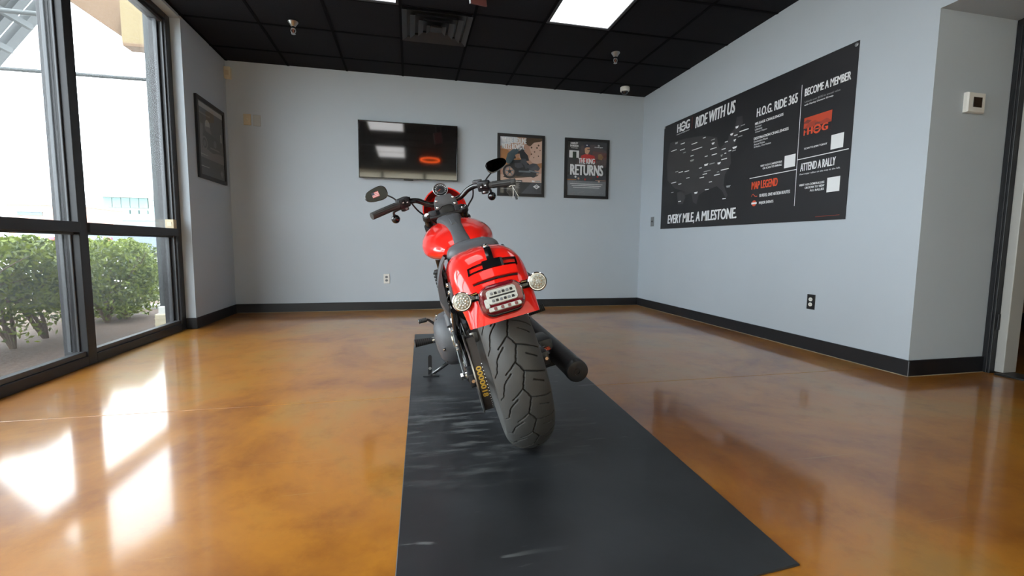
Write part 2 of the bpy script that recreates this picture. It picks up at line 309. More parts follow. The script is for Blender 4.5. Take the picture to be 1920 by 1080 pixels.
# ceiling: black lay-in tiles on a black grid
ce = struct(MB().box((XL-.2, YB-.1, H+.10), (XR+.1, D+.1, H+.14)).build('ceiling', 'tile'), 'black suspended ceiling')
gx = [-2.0]+[-.055+.61*k for k in range(-3, 5)]+[3.02]; gx = [XL-.02, -1.885]+[-1.275+.61*k for k in range(7)]+[XR+.02]
gy = [YB-.02]+[-.88+.61*k for k in range(11)]+[D+.02]; gy = [YB-.02, -.88, -.27, .34, .95, 1.56, 2.17, 2.78, 3.39, 4.0, 4.61, 5.22, D+.02]
lights_at = [(-.665, 2.78, -.055, 4.0), (1.165, 2.78, 1.775, 4.0), (-.665, .34, -.055, 1.56), (1.165, .34, 1.775, 1.56)]
g = MB()
for x in gx[1:-1]: g.box((x-.012, YB, H), (x+.012, D, H+.03))
for y in gy[1:-1]: g.box((XL, y-.012, H+.0003), (XR, y+.012, H+.03))
g.build('ceiling_grid', 'grid', ce)
tm = None
for i in range(len(gx)-1):
    for j in range(len(gy)-1):
        x0, x1, y0, y1 = gx[i], gx[i+1], gy[j], gy[j+1]; cx, cy = (x0+x1)/2, (y0+y1)/2
        if any(a < cx < c and b_ < cy < d for a, b_, c, d in lights_at) or (-.055 < cx < .555 and 4.0 < cy < 4.61): continue
        full = abs(x1-x0-.61) < .02 and abs(y1-y0-.61) < .02
        if full and tm:
            o = tm.copy(); COL.objects.link(o); o.location = (cx, cy, H); continue
        w, d = (x1-x0)/2-.004, (y1-y0)/2-.004
        o = MB().box((-w, -d, .004+random.random()*.001), (w, d, .02)).build('ceiling_tile', 'tile', ce); o.location = (cx, cy, H)
        if full and not tm: tm = o
# baseboards
def bbd(name, a, c, lab): return struct(MB().box(a, c, .003).build(name, 'black_base'), lab)
bbd('baseboard_back', (XL, D-.012, 0), (XR, D, BB), 'black rubber baseboard along the back wall')
b1 = bbd('baseboard_left', (XL, YW-.012, 0), (XL+.012, D-.012, BB), 'black rubber baseboard under the framed picture'); MB().box((XF, YW-.012, 0), (XL+.006, YW, BB), .002).build('end_piece', 'black_base', b1)
bbd('baseboard_right', (XR-.012, YC-.012, 0), (XR, D-.012, BB), 'black rubber baseboard under the banner')
b2 = bbd('baseboard_return', (XR, YC-.012, 0), (XD-.001, YC, BB), 'black rubber baseboard under the thermostat')
ck = M['white']
g = MB(); g.box((XR-.014, YC-.014, .0), (XR-.0105, YC-.0105, BB-.004)); g.build('corner_seam', 'greyplate', b2)
# thin uneven caulk line where the baseboards meet the floor
M['caulk'] = mat('old_caulk', (.30, .25, .17), .8, var=.5, vscale=14)
g = MB(); g.box((XL, D-.016, 0), (XR, D-.012, .003)); g.box((XR-.016, YC-.016, 0), (XR-.012, D, .003)); g.box((XR-.016, YC-.016, 0), (XD, YC-.012, .003)); struct(g.build('trim_1', 'caulk'), 'pale caulk line at the foot of the baseboards')
# chipped plaster at the corner foot
# ---------------------------------------------------------------- doorway on the right
dr = struct(empty('door_1'), 'dark door frame at the right edge')
def dbox(n, a, c, m, bev=.002): return MB().box(a, c, bev).build(n, m, dr)
dbox('frame_post', (XD-.008, YC-.048, 0), (XD+.12, YC-.001, ZS), 'black_base', .004)
dbox('rubber_seal', (XD-.014, YC-.034, 0), (XD-.007, YC-.026, ZS), 'black')
dbox('door_jamb', (XD+.03, YC-.095, .012), (XD+.14, YC-.048, ZS), 'doorjamb', .004)
dbox('hinge', (XD+.01, YC-.055, .28), (XD+.03, YC-.047, .38), 'satin')
dbox('frame_post', (XD-.008, .95, 0), (XD+.12, 1.02, ZS), 'black_base', .004)
dbox('head', (XD-.008, .95, ZS-.06), (XD+.12, YC-.05, ZS), 'black_base', .004)
dbox('threshold', (XD-.02, 1.02, 0), (XD+.13, YC-.08, .012), 'satin', .003)
# ---------------------------------------------------------------- storefront windows
mul = [(3.33, 3.41), (2.11, 2.19), (.89, .97), (-.33, -.25), (-1.40, -1.33)]
ya = 4.545
for i, (m0, m1) in enumerate(mul):
    w = struct(empty('window_%d' % (i+1)), ['nearest far floor to ceiling window bay at the wall end', 'second window bay', 'third window bay', 'fourth window bay', 'fifth window bay'][i])
    def fb(n, a, c, m='frame', bev=.003): return MB().box(a, c, bev).build(n, m, w)
    y0, y1 = m1, (4.545 if i == 0 else mul[i-1][0])
    if i == 0:
        fb('jamb', (XF-.13, 4.545, 0), (XF, YW, ZH)); fb('jamb_stop', (XF-.085, 4.522, .09), (XF-.055, 4.545, ZH-.06), 'frame_l')
        fb('jamb_stop', (XF-.030, 4.530, .09), (XF-.018, 4.545, ZH-.06), 'frame_l')
    fb('mullion', (XF-.13, m0, 0), (XF, m1, ZH)); fb('glazing_stop', (XF-.052, m0-.012, .09), (XF-.040, m0, ZH-.06), 'frame_l'); fb('glazing_stop', (XF-.105, m0-.010, .09), (XF-.085, m0, ZH-.06), 'frame_l')
    fb('sill', (XF-.13, y0, 0), (XF, y1, .062)); fb('sill_stop', (XF-.055, y0, .062), (XF-.012, y1, .092), 'frame_l')
    fb('head', (XF-.13, y0, ZH-.05), (XF, y1, ZH)); fb('head_stop', (XF-.055, y0, ZH-.075), (XF-.025, y1, ZH-.05), 'frame_l')
    fb('transom', (XF-.13, y0, .836), (XF+.012, y1, .900))
    fb('transom_lip', (XF-.055, y0, .822), (XF-.03, y1, .836), 'frame_l')
    fb('pane', (XF-.073, y0, .062), (XF-.067, y1, .836), 'glass', 0); fb('pane', (XF-.073, y0, .9), (XF-.067, y1, ZH-.05), 'glass', 0)
# ---------------------------------------------------------------- ceiling fittings
for k, (x0, y0, x1, y1) in enumerate(lights_at):
    t = thing('ceiling_light', ['bright rectangular ceiling panel light, left one at the top edge', 'bright rectangular ceiling panel light, right one nearer the banner wall', 'ceiling panel light behind the viewer on the window side', 'ceiling panel light behind the viewer on the banner side'][k], 'light', ((x0+x1)/2, (y0+y1)/2, H), 'ceiling panel lights')
    f = MB(); w = .022
    for a, c in [((x0+.012, y0+.012), (x1-.012, y0+.012+w)), ((x0+.012, y1-.012-w), (x1-.012, y1-.012)), ((x0+.012, y0+.012+w), (x0+.012+w, y1-.012-w)), ((x1-.012-w, y0+.012+w), (x1-.012, y1-.012-w))]: f.box((a[0], a[1], H-.004), (c[0], c[1], H+.05))
    rel(f.build('frame', 'satin', t), t); rel(MB().box((x0+.034, y0+.034, H+.004), (x1-.034, y1-.034, H+.012)).build('diffuser', 'diffuser', t), t)
v = thing('air_vent', 'black square stepped air diffuser in the ceiling', 'vent', (.25, 4.305, H))
a = .295
for k in range(4):
    o_, i_ = a-.070*k, a-.070*k-.044; zz = H-.004-.004*k; f = MB()
    ro = [(.25+sx*o_, 4.305+sy*o_, zz-.014) for sx, sy in ((-1, -1), (1, -1), (1, 1), (-1, 1))]; ri = [(.25+sx*i_, 4.305+sy*i_, zz+.006) for sx, sy in ((-1, -1), (1, -1), (1, 1), (-1, 1))]; rb = [(p[0], p[1], zz+.02) for p in ri]
    f.loft([ro, ri, rb], caps=False); rel(f.build('louvre_ring', 'frame', v), v)
rel(MB().box((.25-a, 4.305-a, H+.012), (.25+a, 4.305+a, H+.02)).build('back_plate', 'black', v), v)
rel(MB().box((.20, 4.255, H-.024), (.30, 4.355, H-.014), .003).build('centre_plate', 'frame', v), v)
for x, y, lab in [(-.975, 4.5, 'silver fire sprinkler head hanging on the window side of the ceiling'), (2.03, 4.41, 'silver fire sprinkler head hanging near the dome camera')]:
    t = thing('fire_sprinkler', lab, 'sprinkler', (x, y, H), 'ceiling sprinkler heads')
    o = MB().lathe((0, 0, 0), (0, 0, -1), [(0, .042), (.004, .043), (.035, .022), (.040, .014), (.036, 0)]).build('cup', 'steel', t, True)
    o = MB().lathe((0, 0, -.034), (0, 0, -1), [(0, .012), (.012, .017), (.024, .017), (.03, .008), (.03, 0)], 16).build('collar', 'chrome', t, True)
    o = MB().cyl((0, 0, -.06), (0, 0, -.098), .0075, .006).build('glass_bulb', 'copper', t, True)
    f = MB()
    for s_ in (-1, 1): f.tube([(s_*.015, 0, -.058), (s_*.019, 0, -.08), (s_*.006, 0, -.10)], .0035, 8)
    f.build('yoke', 'steel', t, True); MB().lathe((0, 0, -.10), (0, 0, -1), [(0, 0), (0, .018), (.003, .018), (.005, 0)], 18).build('deflector', 'steel', t, True)
t = thing('dome_camera', 'small white dome security camera under the ceiling corner', 'camera', (2.575, 5.30, H))
MB().lathe((0, 0, 0), (0, 0, -1), [(0, .052), (.006, .056), (.040, .056), (.052, .050), (.050, 0)], 36).build('housing', 'white', t, True)
MB().lathe((0, 0, -.05), (0, 0, -1), [(0, .042), (.012, .040), (.026, .030), (.035, .015), (.038, 0)], 30).build('dome', 'blackgloss', t, True)
# red hanging piece at the top edge
t = thing('hanging_sign', 'dusty red panel hanging from the ceiling at the top edge', 'sign', (.50, 3.3, 2.40))
mt = Matrix.Translation((.475, 3.3, 2.53)) @ Matrix.Rotation(R(-7), 4, 'Y') @ Matrix.Rotation(R(22), 4, 'Z')
M['dustred'] = mat('dusty_red_panel', (.15, .045, .04), .55)
rel(MB().box((-.065, -.006, -.09), (.065, .006, .09), .002, mtx=mt).build('panel', 'dustred', t), t); rel(MB().box((-.069, -.008, -.09), (-.065, .008, .09), mtx=mt).build('edge_strip', 'steel', t), t)
for x in (.44, .52): rel(MB().cyl((x, 3.3, 2.6), (x, 3.3, H), .002, n=6).build('wire', 'steel', t), t)
# orange neon behind the viewer (only its reflection shows in the television)
t = thing('neon_sign', 'glowing orange oval neon sign hung behind the viewer', 'sign', (.45, .9, 2.6))
o = MB().tube([(.2*math.cos(k*PI/8), 0, .045*math.sin(k*PI/8)) for k in range(17)], .011, 8).build('neon_tube', 'neon', t, True)
MB().box((-.24, -.03, -.07), (.24, -.012, .07), .01).build('backing', 'black', t)
for s_ in (-.18, .18): MB().cyl((s_, -.02, .06), (s_, -.02, H-2.6), .002, n=6).build('wire', 'steel', t)
# ---------------------------------------------------------------- wall fittings
def back(x, z, h): return (x, D-h, z)
t = thing('television', 'black flat television mounted on the back wall', 'television', (0, D-.002, 1.86))
mb = MB().box((-.36, D-.04, 1.70), (.36, D-.001, 2.02)); rel(mb.build('wall_bracket', 'black', t), t)
def fr(x0, x1, z0, z1, w, d, y1, name, m, t, ax='b'):
    for a, c in [((x0, z0), (x1, z0+w)), ((x0, z1-w), (x1, z1)), ((x0, z0+w), (x0+w, z1-w)), ((x1-w, z0+w), (x1, z1-w))]:
        if ax == 'b': o = MB().box((a[0], y1-d, a[1]), (c[0], y1, c[1]), .0025).build(name, m, t)
        else: o = MB().box((y1, a[0], a[1]), (y1+d, c[0], c[1]), .0025).build(name, m, t)
        rel(o, t)
fr(-.557, .565, 1.538, 2.178, .011, .03, D-.035, 'bezel', 'blackgloss', t)
rel(MB().box((-.55, D-.058, 1.545), (.56, D-.038, 2.17)).build('screen', 'screen', t), t)
rel(MB().box((-.06, D-.066, 1.526), (.05, D-.045, 1.541), .003).build('logo_strip', 'satin', t), t)

def outlet(P, name, lab, plate, face, w=.07, h=.114, u0=0, v0=0):
    return
def plate_thing(name, lab, cat, P, w, h, mp_, md, kind):
    o0 = P(0, 0, 0); t = thing(name, lab, cat, o0)
    f = MB(); c8 = [(-w/2, -h/2), (w/2, -h/2), (w/2, h/2), (-w/2, h/2)]
    f.loft([[P(u, v, 0) for u, v in c8], [P(u, v, .003) for u, v in c8], [P(u*.93, v*.955, .006) for u, v in c8]]); rel(f.build('cover_plate', mp_, t), t)
    if kind == 'outlet':
        for s_ in (-1, 1):
            f = MB(); n = 16; q = [(.0165*math.cos(2*PI*k/n), .0145*math.sin(2*PI*k/n)+s_*.0195) for k in range(n)]
            f.loft([[P(u, v, .004) for u, v in q], [P(u, v, .0085) for u, v in q]]); o = rel(f.build('socket_face', md, t), t)
            f = MB()
            for du in (-.0055, .0055): f.loft([[P(du+a_, s_*.0195+b_+.002, .0082) for a_, b_ in ((-.001, -.004), (.001, -.004), (.001, .004), (-.001, .004))], [P(du+a_, s_*.0195+b_+.002, .0088) for a_, b_ in ((-.001, -.004), (.001, -.004), (.001, .004), (-.001, .004))]])
            ob = f.build('slot', 'black'); ob.parent = o; rel(ob, t)
    elif kind == 'toggle':
        f = MB(); c8 = [(-.006, -.012), (.006, -.012), (.006, .012), (-.006, .012)]; f.loft([[P(u, v, .004) for u, v in c8], [P(u*.8, v*.5+.004, .014) for u, v in c8]]); rel(f.build('toggle', md, t), t)
    elif kind == 'rocker':
        f = MB(); c8 = [(-.016, -.033), (.016, -.033), (.016, .033), (-.016, .033)]; f.loft([[P(u, v, .004) for u, v in c8], [P(u, v, .008) for u, v in c8]]); rel(f.build('insert', md, t), t)
    return t
plate_thing('wall_outlet', 'white wall outlet low on the back wall', 'outlet', lambda u, v, h: (-.272+u, D-h, .375+v), .07, .114, 'white', 'greyplate', 'outlet')
plate_thing('wall_outlet', 'dark wall outlet with pale sockets below the banner', 'outlet', lambda u, v, h: (XR-h, 2.874-u, .374+v), .07, .114, 'satin', 'white', 'outlet')
plate_thing('wall_switch', 'small grey plate on the right wall beside the banner\'s far lower corner', 'switch plate', lambda u, v, h: (XR-h, 5.27-u, 1.10+v), .075, .118, 'greyplate', 'satin', 'toggle')
plate_thing('wall_plate', 'yellowed switch plate high on the back wall, left one of a pair', 'switch plate', lambda u, v, h: (-1.705+u, D-h, 2.115+v), .075, .118, 'tanpl', 'ivory', 'toggle')
M['paintplate'] = mat('painted_over_plate', (.44, .45, .44), .6)
plate_thing('wall_plate', 'painted over blank plate high on the back wall, right one of a pair', 'switch plate', lambda u, v, h: (-1.61+u, D-h, 2.11+v), .075, .118, 'paintplate', 'paintplate', 'rocker')
t = thing('motion_sensor', 'small beige motion sensor box high in the left corner', 'sensor', (-1.872, D-.02, 2.52))
o = MB().box((-.028, -.03, 0), (.035, .019, .12), .006).build('housing', 'ivory', t, True); MB().box((-.016, -.033, .03), (.022, -.028, .08), .002).build('lens', 'tanpl', t)
t = thing('contact_sensor', 'small tan sensor box standing on the window transom at the jamb', 'sensor', (XF-.02, 4.50, .9))
MB().box((-.035, -.03, 0), (.03, .022, .075), .003).build('housing', 'tanpl', t); MB().box((-.02, -.032, .02), (.015, -.029, .055)).build('cover', 'ivory', t)
t = thing('thermostat', 'white square thermostat with a dark screen on the return wall', 'thermostat', (3.30, YC, 1.655))
f = MB(); c4 = lambda s_: [(-.068*s_, -.058*s_), (.068*s_, -.058*s_), (.068*s_, .058*s_), (-.068*s_, .058*s_)]
f.loft([[(u, 0, v) for u, v in c4(1)], [(u, -.018, v) for u, v in c4(1)], [(u, -.026, v) for u, v in c4(.93)]]); f.build('housing', 'white', t)
M['brownscreen'] = mat('brown_screen', (.035, .025, .018), .25); MB().box((-.030, -.0285, -.028), (.038, -.024, .030), .001).build('display', 'brownscreen', t)
# ---------------------------------------------------------------- the motorcycle (local frame: x right, y forward, z up along the leaning bike)
psi, phi = .03928, .26878; bx, by, bz = .4594, 1.6983, .0100
F_ = Vector((math.sin(psi), math.cos(psi), 0)); R0 = Vector((math.cos(psi), -math.sin(psi), 0)); Z_ = Vector((0, 0, 1))
U_ = Z_*math.cos(phi)-R0*math.sin(phi); R_ = R0*math.cos(phi)+Z_*math.sin(phi)
BK = thing('motorcycle', 'red motorcycle leaning on its kickstand on the black mat', 'motorcycle')
BK.matrix_world = Matrix(((R_.x, F_.x, U_.x, bx), (R_.y, F_.y, U_.y, by), (R_.z, F_.z, U_.z, bz), (0, 0, 0, 1)))
CX = -.010
def part(mb, n, m, par=None, smooth=True, lab=None, angle=35):
    o = mb.build(n, m, par or BK, smooth, angle)
    if lab: o['label'] = lab
    return o
# --- tyres -------------------------------------------------------
def tyre(cy, rad, hw, drop, rim, nu, nv, name, par, grooved=True):
    u = np.linspace(0, 2*PI, nu, endpoint=False); v = np.linspace(-1, 1, nv)
    a = v*R(88); X = hw*np.sin(a); RR = rad-drop*(1-np.cos(a))
    dx = np.diff(X); dr = np.diff(RR); arc = np.concatenate([[0], np.cumsum(np.hypot(dx, dr))]); arc -= arc[-1]/2
    Sg, Wg = np.meshgrid(u*rad, arc, indexing='ij'); dep = np.zeros_like(Sg)
    if grooved:
        n = round(2*PI*rad/.090); per = 2*PI*rad/n; k = per/.090
        segs = [((0, -.010), (.034, .009), 1), ((.034, .009), (.090, -.010), 1), ((.034, .009), (.062, .090), 1), ((.071, .032), (.092, .070), 1), ((0, -.010), (.033, -.052), 1), ((.033, -.035), (.063, -.066), 1), ((.063, -.066), (.112, -.084), 1), ((.112, -.084), (.128, -.102), 1)]
        Sp = Sg % per
        wob = .0008*np.sin(Sg*2*PI/per*4)
        for (s0, w0), (s1, w1), q in segs:
            for sh in (-1, 0, 1):
                s0_, s1_ = s0*k+sh*per, s1*k+sh*per; dxs, dws = s1_-s0_, w1-w0; LL = dxs*dxs+dws*dws
                t = np.clip(((Sp-s0_)*dxs+(Wg+wob-w0)*dws)/LL, 0, 1); d = np.hypot(Sp-s0_-t*dxs, Wg+wob-w0-t*dws)
                dep = np.maximum(dep, np.clip((.0027-d)/.0010, 0, 1))
    Rg = RR[None, :]-.0055*dep
    th = -u[:, None]   # increasing s runs downwards at the rear
    Y = cy+Rg*np.cos(PI+th*-1)*1.0; Zc = rad+Rg*np.sin(PI+th*-1)*1.0   # u=0 at the rearmost point, growing u moves down
    V = np.stack([np.broadcast_to(X, Y.shape), Y, Zc], -1)
    i, j = np.meshgrid(np.arange(nu), np.arange(nv-1), indexing='ij'); i2 = (i+1) % nu
    Fc = np.stack([i*nv+j, i*nv+j+1, i2*nv+j+1, i2*nv+j], -1).reshape(-1, 4)
    mi = ((dep[i, j]+dep[i, j+1]+dep[i2, j]+dep[i2, j+1])/4 > .45).astype(int).ravel()
    # sidewalls
    prof = [(1, hw*.999, rad-drop*.97), (1, hw*.97, rad-drop-.012), (1, hw*.85, rim+.02), (1, hw*.72, rim), (1, hw*.72, rim-.012)]
    V = V.reshape(-1, 3); vs = [V]; fs = [Fc]; ms = [mi]; base = len(V); na = 96; aa = np.linspace(0, 2*PI, na, endpoint=False)
    for sgn in (-1, 1):
        for (q, x, r) in prof: vs.append(np.stack([np.full(na, sgn*x), cy+r*np.cos(aa), rad+r*np.sin(aa)], -1))
        for k in range(len(prof)-1):
            p = np.arange(na); p2 = (p+1) % na; o0 = base+k*na; o1 = o0+na; fs.append(np.stack([o0+p, o1+p, o1+p2, o0+p2], -1)); ms.append(np.zeros(na, int))
        base += na*len(prof)
    V = np.concatenate(vs); Fc = np.concatenate(fs); mi = np.concatenate(ms); n = len(Fc)
    me = bpy.data.meshes.new(name); me.vertices.add(len(V)); me.vertices.foreach_set('co', V.ravel()); me.loops.add(4*n); me.loops.foreach_set('vertex_index', Fc.ravel().astype(np.int32))
    me.polygons.add(n); me.polygons.foreach_set('loop_start', np.arange(n)*4); me.polygons.foreach_set('loop_total', np.full(n, 4)); me.materials.append(M['rubber']); me.materials.append(M['groove']); me.polygons.foreach_set('material_index', mi.astype(np.int32))
    me.polygons.foreach_set('use_smooth', [True]*n); me.update(calc_edges=True); me.validate(); o = bpy.data.objects.new(name, me); COL.objects.link(o); o.parent = par; return o
def cast_wheel(cy, rad, rimr, hw, name, lab):
    w = part(MB().lathe((0, cy, rad), (1, 0, 0), [(-hw, rimr), (-hw, rimr-.016), (-hw*.6, rimr-.030), (hw*.6, rimr-.030), (hw, rimr-.016), (hw, rimr), (hw*.5, rimr-.014), (-hw*.5, rimr-.014)], 64, close=True), name, 'blackgloss', lab=lab)
    part(MB().lathe((0, cy, rad), (1, 0, 0), [(-.075, 0), (-.075, .035), (-.03, .045), (.03, .045), (.075, .035), (.075, 0)], 32), 'hub', 'satin', w)
    for k in range(5):
        f = MB()
        for dt in (-.13, .13):
            t0 = 2*PI*k/5; t1 = t0+dt; p0 = (0, cy+.04*math.cos(t0+dt*.5), rad+.04*math.sin(t0+dt*.5)); p1 = (0, cy+(rimr-.025)*math.cos(t1), rad+(rimr-.025)*math.sin(t1)); f.cyl(p0, p1, .013, .010, 8)
        part(f, 'spoke', 'blackgloss', w)
    return w
rw = cast_wheel(0, .329, .212, .065, 'rear_wheel', 'black cast rear wheel'); tyre(0, .329, .0905, .072, .214, 1600, 140, 'rear_tyre', rw)
fwh = cast_wheel(1.615, .340, .245, .035, 'front_wheel', 'black cast front wheel'); tyre(1.615, .340, .055, .048, .246, 320, 24, 'front_tyre', fwh, False)
for cy, rad, x, par in ((0, .329, .085, rw), (1.615, .340, -.075, fwh)):
    part(MB().lathe((x, cy, rad), (1, 0, 0), [(-.003, .10), (-.003, .15), (.003, .15), (.003, .10)], 40, close=True), 'brake_disc', 'steel', par)
# --- drive belt and pulley --------------------------------------
px = -.123
pu = part(MB().lathe((px, 0, .329), (1, 0, 0), [(-.020, .142), (-.020, .125), (-.008, .10), (-.008, .05), (.012, .05), (.012, .142)], 60, close=True), 'drive_pulley', 'satin')
part(MB().lathe((px-.0175, 0, .329), (1, 0, 0), [(-.005, .153), (-.005, .115), (.0, .115), (.0, .153)], 60, close=True), 'pulley_flange', 'steel', pu)
fy, fz, fr_ = .60, .372, .055; al = math.asin((.146-fr_)/math.hypot(fy, fz-.329)); be = math.atan2(fz-.329, fy)
path = []; t0 = be+PI/2+al; t1 = be+PI*1.5-al+0.0
t0 = be+PI/2-al*-1; 
for k in range(41):
    t = (be+PI/2+al*1.0)+(PI-2*al)*k/40; 
    path.append((.147*math.cos(t), .329+.147*math.sin(t), math.cos(t), math.sin(t)))
for k in range(17):
    t = (be-PI/2-al)+(PI+2*al)*k/16; path.append((fy+fr_*math.cos(t), fz+fr_*math.sin(t), math.cos(t), math.sin(t)))
f = MB(); rings = [[(px-.0165, y, z), (px+.0175, y, z), (px+.0175, y-ny*.005, z-nz*.005), (px-.0165, y-ny*.005, z-nz*.005)] for y, z, ny, nz in path]; rings.append(rings[0]); f.loft(rings, caps=False)
M['belt'] = mat('belt_rubber', (.035, .026, .020), .6); bl = part(f, 'drive_belt', 'belt', lab='dark drive belt with yellow numerals')
v, fc = text_mesh('0000018', .03); mb = MB(); a0, a1 = R(24), R(-22)     # reads downwards on the back of the belt
mb.add([(px-.010+.020*yv, -(.1478)*math.cos(a0+(a1-a0)*xv), .329+.1478*math.sin(a0+(a1-a0)*xv)) for xv, yv in v], fc); part(mb, 'numerals', 'print_gold', bl, False, 'yellow numerals 0000018')
mb = MB()
for k in range(17):
    t = R(26-5*k); mb.add([(px+dx, -.1479*math.cos(t+dt), .329+.1479*math.sin(t+dt)) for dx, dt in ((.0130, -.012), (.0162, -.012), (.0162, .012), (.0130, .012))], [(0, 1, 2, 3)])
part(mb, 'tooth_highlights', 'print_w', bl, False)  # white dashes painted as highlights on the belt teeth
part(MB().lathe((.60*0+px, fy, fz), (1, 0, 0), [(-.014, 0), (-.014, fr_-.004), (.014, fr_-.004), (.014, 0)], 30), 'front_sprocket', 'satin', bl)
# --- swing arm, axle --------------------------------------------
sw = part(MB().tube([(-.150, -.055, .326), (-.152, .2, .345), (-.140, .60, .38)], .021).tube([(.130, -.055, .326), (.135, .2, .345), (.130, .60, .38)], .021).tube([(-.140, .60, .38), (.130, .60, .38)], .024), 'swingarm', 'satin')
for sx in (-1, 1):
    x = -.152 if sx < 0 else .132
    part(MB().tube([(x, .03, .335), (x*.95, .28, .52), (x*.85, .46, .66)], .015), 'swingarm_strut', 'blackgloss', sw)
    part(MB().box((x-.014, -.085, .300), (x+.014, .05, .352), .006), 'axle_plate', 'satin', sw)
    f = MB(); f.cyl((x, 0, .329), (x+sx*.040, 0, .329), .015, n=6); f.cyl((x, 0, .329), (x+sx*.022, 0, .329), .020, n=24); part(f, 'axle_nut', 'chrome', sw, lab='bright axle nut')
    part(MB().cyl((x, -.10, .329), (x, -.07, .329), .007, n=6), 'adjuster_bolt', 'chrome', sw)
part(MB().tube([(-.165, .02, .352), (-.168, .25, .50), (-.16, .36, .585)], .0035, 6), 'brake_line', 'chrome', sw)
part(MB().tube([(-.178, -.04, .345), (-.178, .16, .385), (-.170, .42, .475), (-.155, .5, .52)], .0045, 6), 'guard_edge', 'steel', sw)
part(MB().tube([(-.128, -.03, .43), (-.130, .12, .475), (-.130, .35, .50)], .0045, 6), 'guard_edge', 'steel', sw)
f = MB(); f.loft([[(x, .0+yy, zz) for x, zz in ((-.172, .385+yy*.30), (-.166, .385+yy*.30), (-.166, .425+yy*.30), (-.172, .425+yy*.30))] for yy in (0, .25, .48)]); part(f, 'belt_guard', 'black')
for y, z in ((.10, .43), (.22, .47), (.34, .50), (.16, .40)):
    part(MB().lathe((-.172, y, z), (-1, 0, 0), [(0, .008), (.006, .008), (.009, .004), (.009, 0)], 14), 'bolt', 'chrome')
part(MB().box((-.118, .045, .43), (-.085, .13, .475), .008), 'brake_caliper_bracket', 'steel')
# inner black liner between wheel and side covers
part(MB().loft([[(x, y, z) for x, z in ((-.135, .50), (-.105, .47), (.105, .47), (.125, .50), (.125, .70), (-.135, .70))] for y in (.36, .52)]), 'inner_liner', 'black', smooth=False)
part(MB().tube([(-.125, .05, .62), (-.14, .25, .60), (-.145, .45, .56), (-.14, .6, .40)], .016), 'frame_rail', 'blackgloss')
part(MB().tube([(.105, .05, .62), (.12, .25, .60), (.125, .45, .56), (.12, .6, .40)], .016), 'frame_rail', 'blackgloss')
part(MB().tube([(-.075, .62, .24), (-.085, .95, .22), (-.07, 1.12, .45), (-.02, 1.13, .86)], .018), 'frame_downtube', 'blackgloss')
part(MB().tube([(.055, .62, .24), (.065, .95, .22), (.05, 1.12, .45), (0, 1.13, .86)], .018), 'frame_downtube', 'blackgloss')
# --- rear fender -------------------------------------------------
sp = catmull([Vector((0, y, z)) for y, z in [(-.378, .572), (-.368, .618), (-.345, .668), (-.308, .713), (-.255, .752), (-.185, .781), (-.10, .793), (0, .796), (.10, .789), (.2, .77)]], 6)
sl_ = [0]
for a, b in zip(sp, sp[1:]): sl_.append(sl_[-1]+(b-a).length)
LT = sl_[-1]
def spine(s):
    y = float(np.interp(s, sl_, [p.y for p in sp])); z = float(np.interp(s, sl_, [p.z for p in sp])); e = .004
    y2 = float(np.interp(s+e, sl_, [p.y for p in sp])); z2 = float(np.interp(s+e, sl_, [p.z for p in sp])); y1 = float(np.interp(s-e, sl_, [p.y for p in sp])); z1 = float(np.interp(s-e, sl_, [p.z for p in sp]))
    ty, tz = y2-y1, z2-z1; l = math.hypot(ty, tz); ty /= l; tz /= l; return y, z, -tz, ty    # normal (outwards: back/up)
prx = [0, .03, .06, .085, .105, .118, .127, .131, .133]; prn = [0, -.002, -.006, -.013, -.025, -.040, -.062, -.09, -.125]
def fs(x, s, h=0.):
    """point on the fender surface x metres off centre, s metres up from the lip, h above it"""
    y, z, ny, nz = spine(s); k = float(np.interp(s, [0, .05, .14, .30, LT], [.25, .50, .85, 1, 1])); wsc = float(np.interp(s, [0, .10, .25, LT], [.84, .90, .98, 1.0]))
    d = float(np.interp(abs(x)/wsc, prx, prn))*k; return (fcx(s)+x, y+ny*(d+h), z+nz*(d+h))
def fcx(s): return float(np.interp(s, [0, .12, .32, LT], [-.010, -.006, .012, .012]))
def ring_f(s, off):
    y, z, ny, nz = spine(s); k = float(np.interp(s, [0, .05, .14, .30, LT], [.25, .50, .85, 1, 1])); wsc = float(np.interp(s, [0, .10, .25, LT], [.84, .90, .98, 1.0]))
    pts = [Vector((x, n_, 0)) for x, n_ in zip(prx, prn)]; pts = catmull(pts, 3); out = []
    for p in [Vector((-q.x, q.y, 0)) for q in pts[::-1]]+pts[1:]: out.append((CX+p.x*wsc*(1-off*8), y+ny*(p.y*k-off), z+nz*(p.y*k-off)))
    return out
ss = [0, .004]+list(np.linspace(.012, LT-.002, 34)); outer = [ring_f(s, 0) for s in ss]; inner = [ring_f(s, .004) for s in ss]
rings = [o_+i_[::-1] for o_, i_ in zip(outer, inner)]
fd = part(MB().loft(rings), 'rear_fender', 'red', lab='glossy red rear fender', angle=50)
def patch(x0, x1, s0, s1, h0, h1, nx=8, ns=8):
    g = [[fs(x0+(x1-x0)*i/nx, s0+(s1-s0)*j/ns, h1) for i in range(nx+1)] for j in range(ns+1)]; lo = [[fs(x0+(x1-x0)*i/nx, s0+(s1-s0)*j/ns, h0) for i in range(nx+1)] for j in range(ns+1)]
    m = MB(); rings = [a+b[::-1] for a, b in zip(g, lo)]; m.loft(rings); return m
def cat(*ms):
    r_ = MB()
    for m in ms: r_.add(m.v, m.f)
    return r_
plm = part(patch(-.011, .011, .205, .375, -.001, .006), 'plate_strap', 'blackgloss', fd, angle=40, lab='black upright strap on the fender')
SB = .178; ST = .212
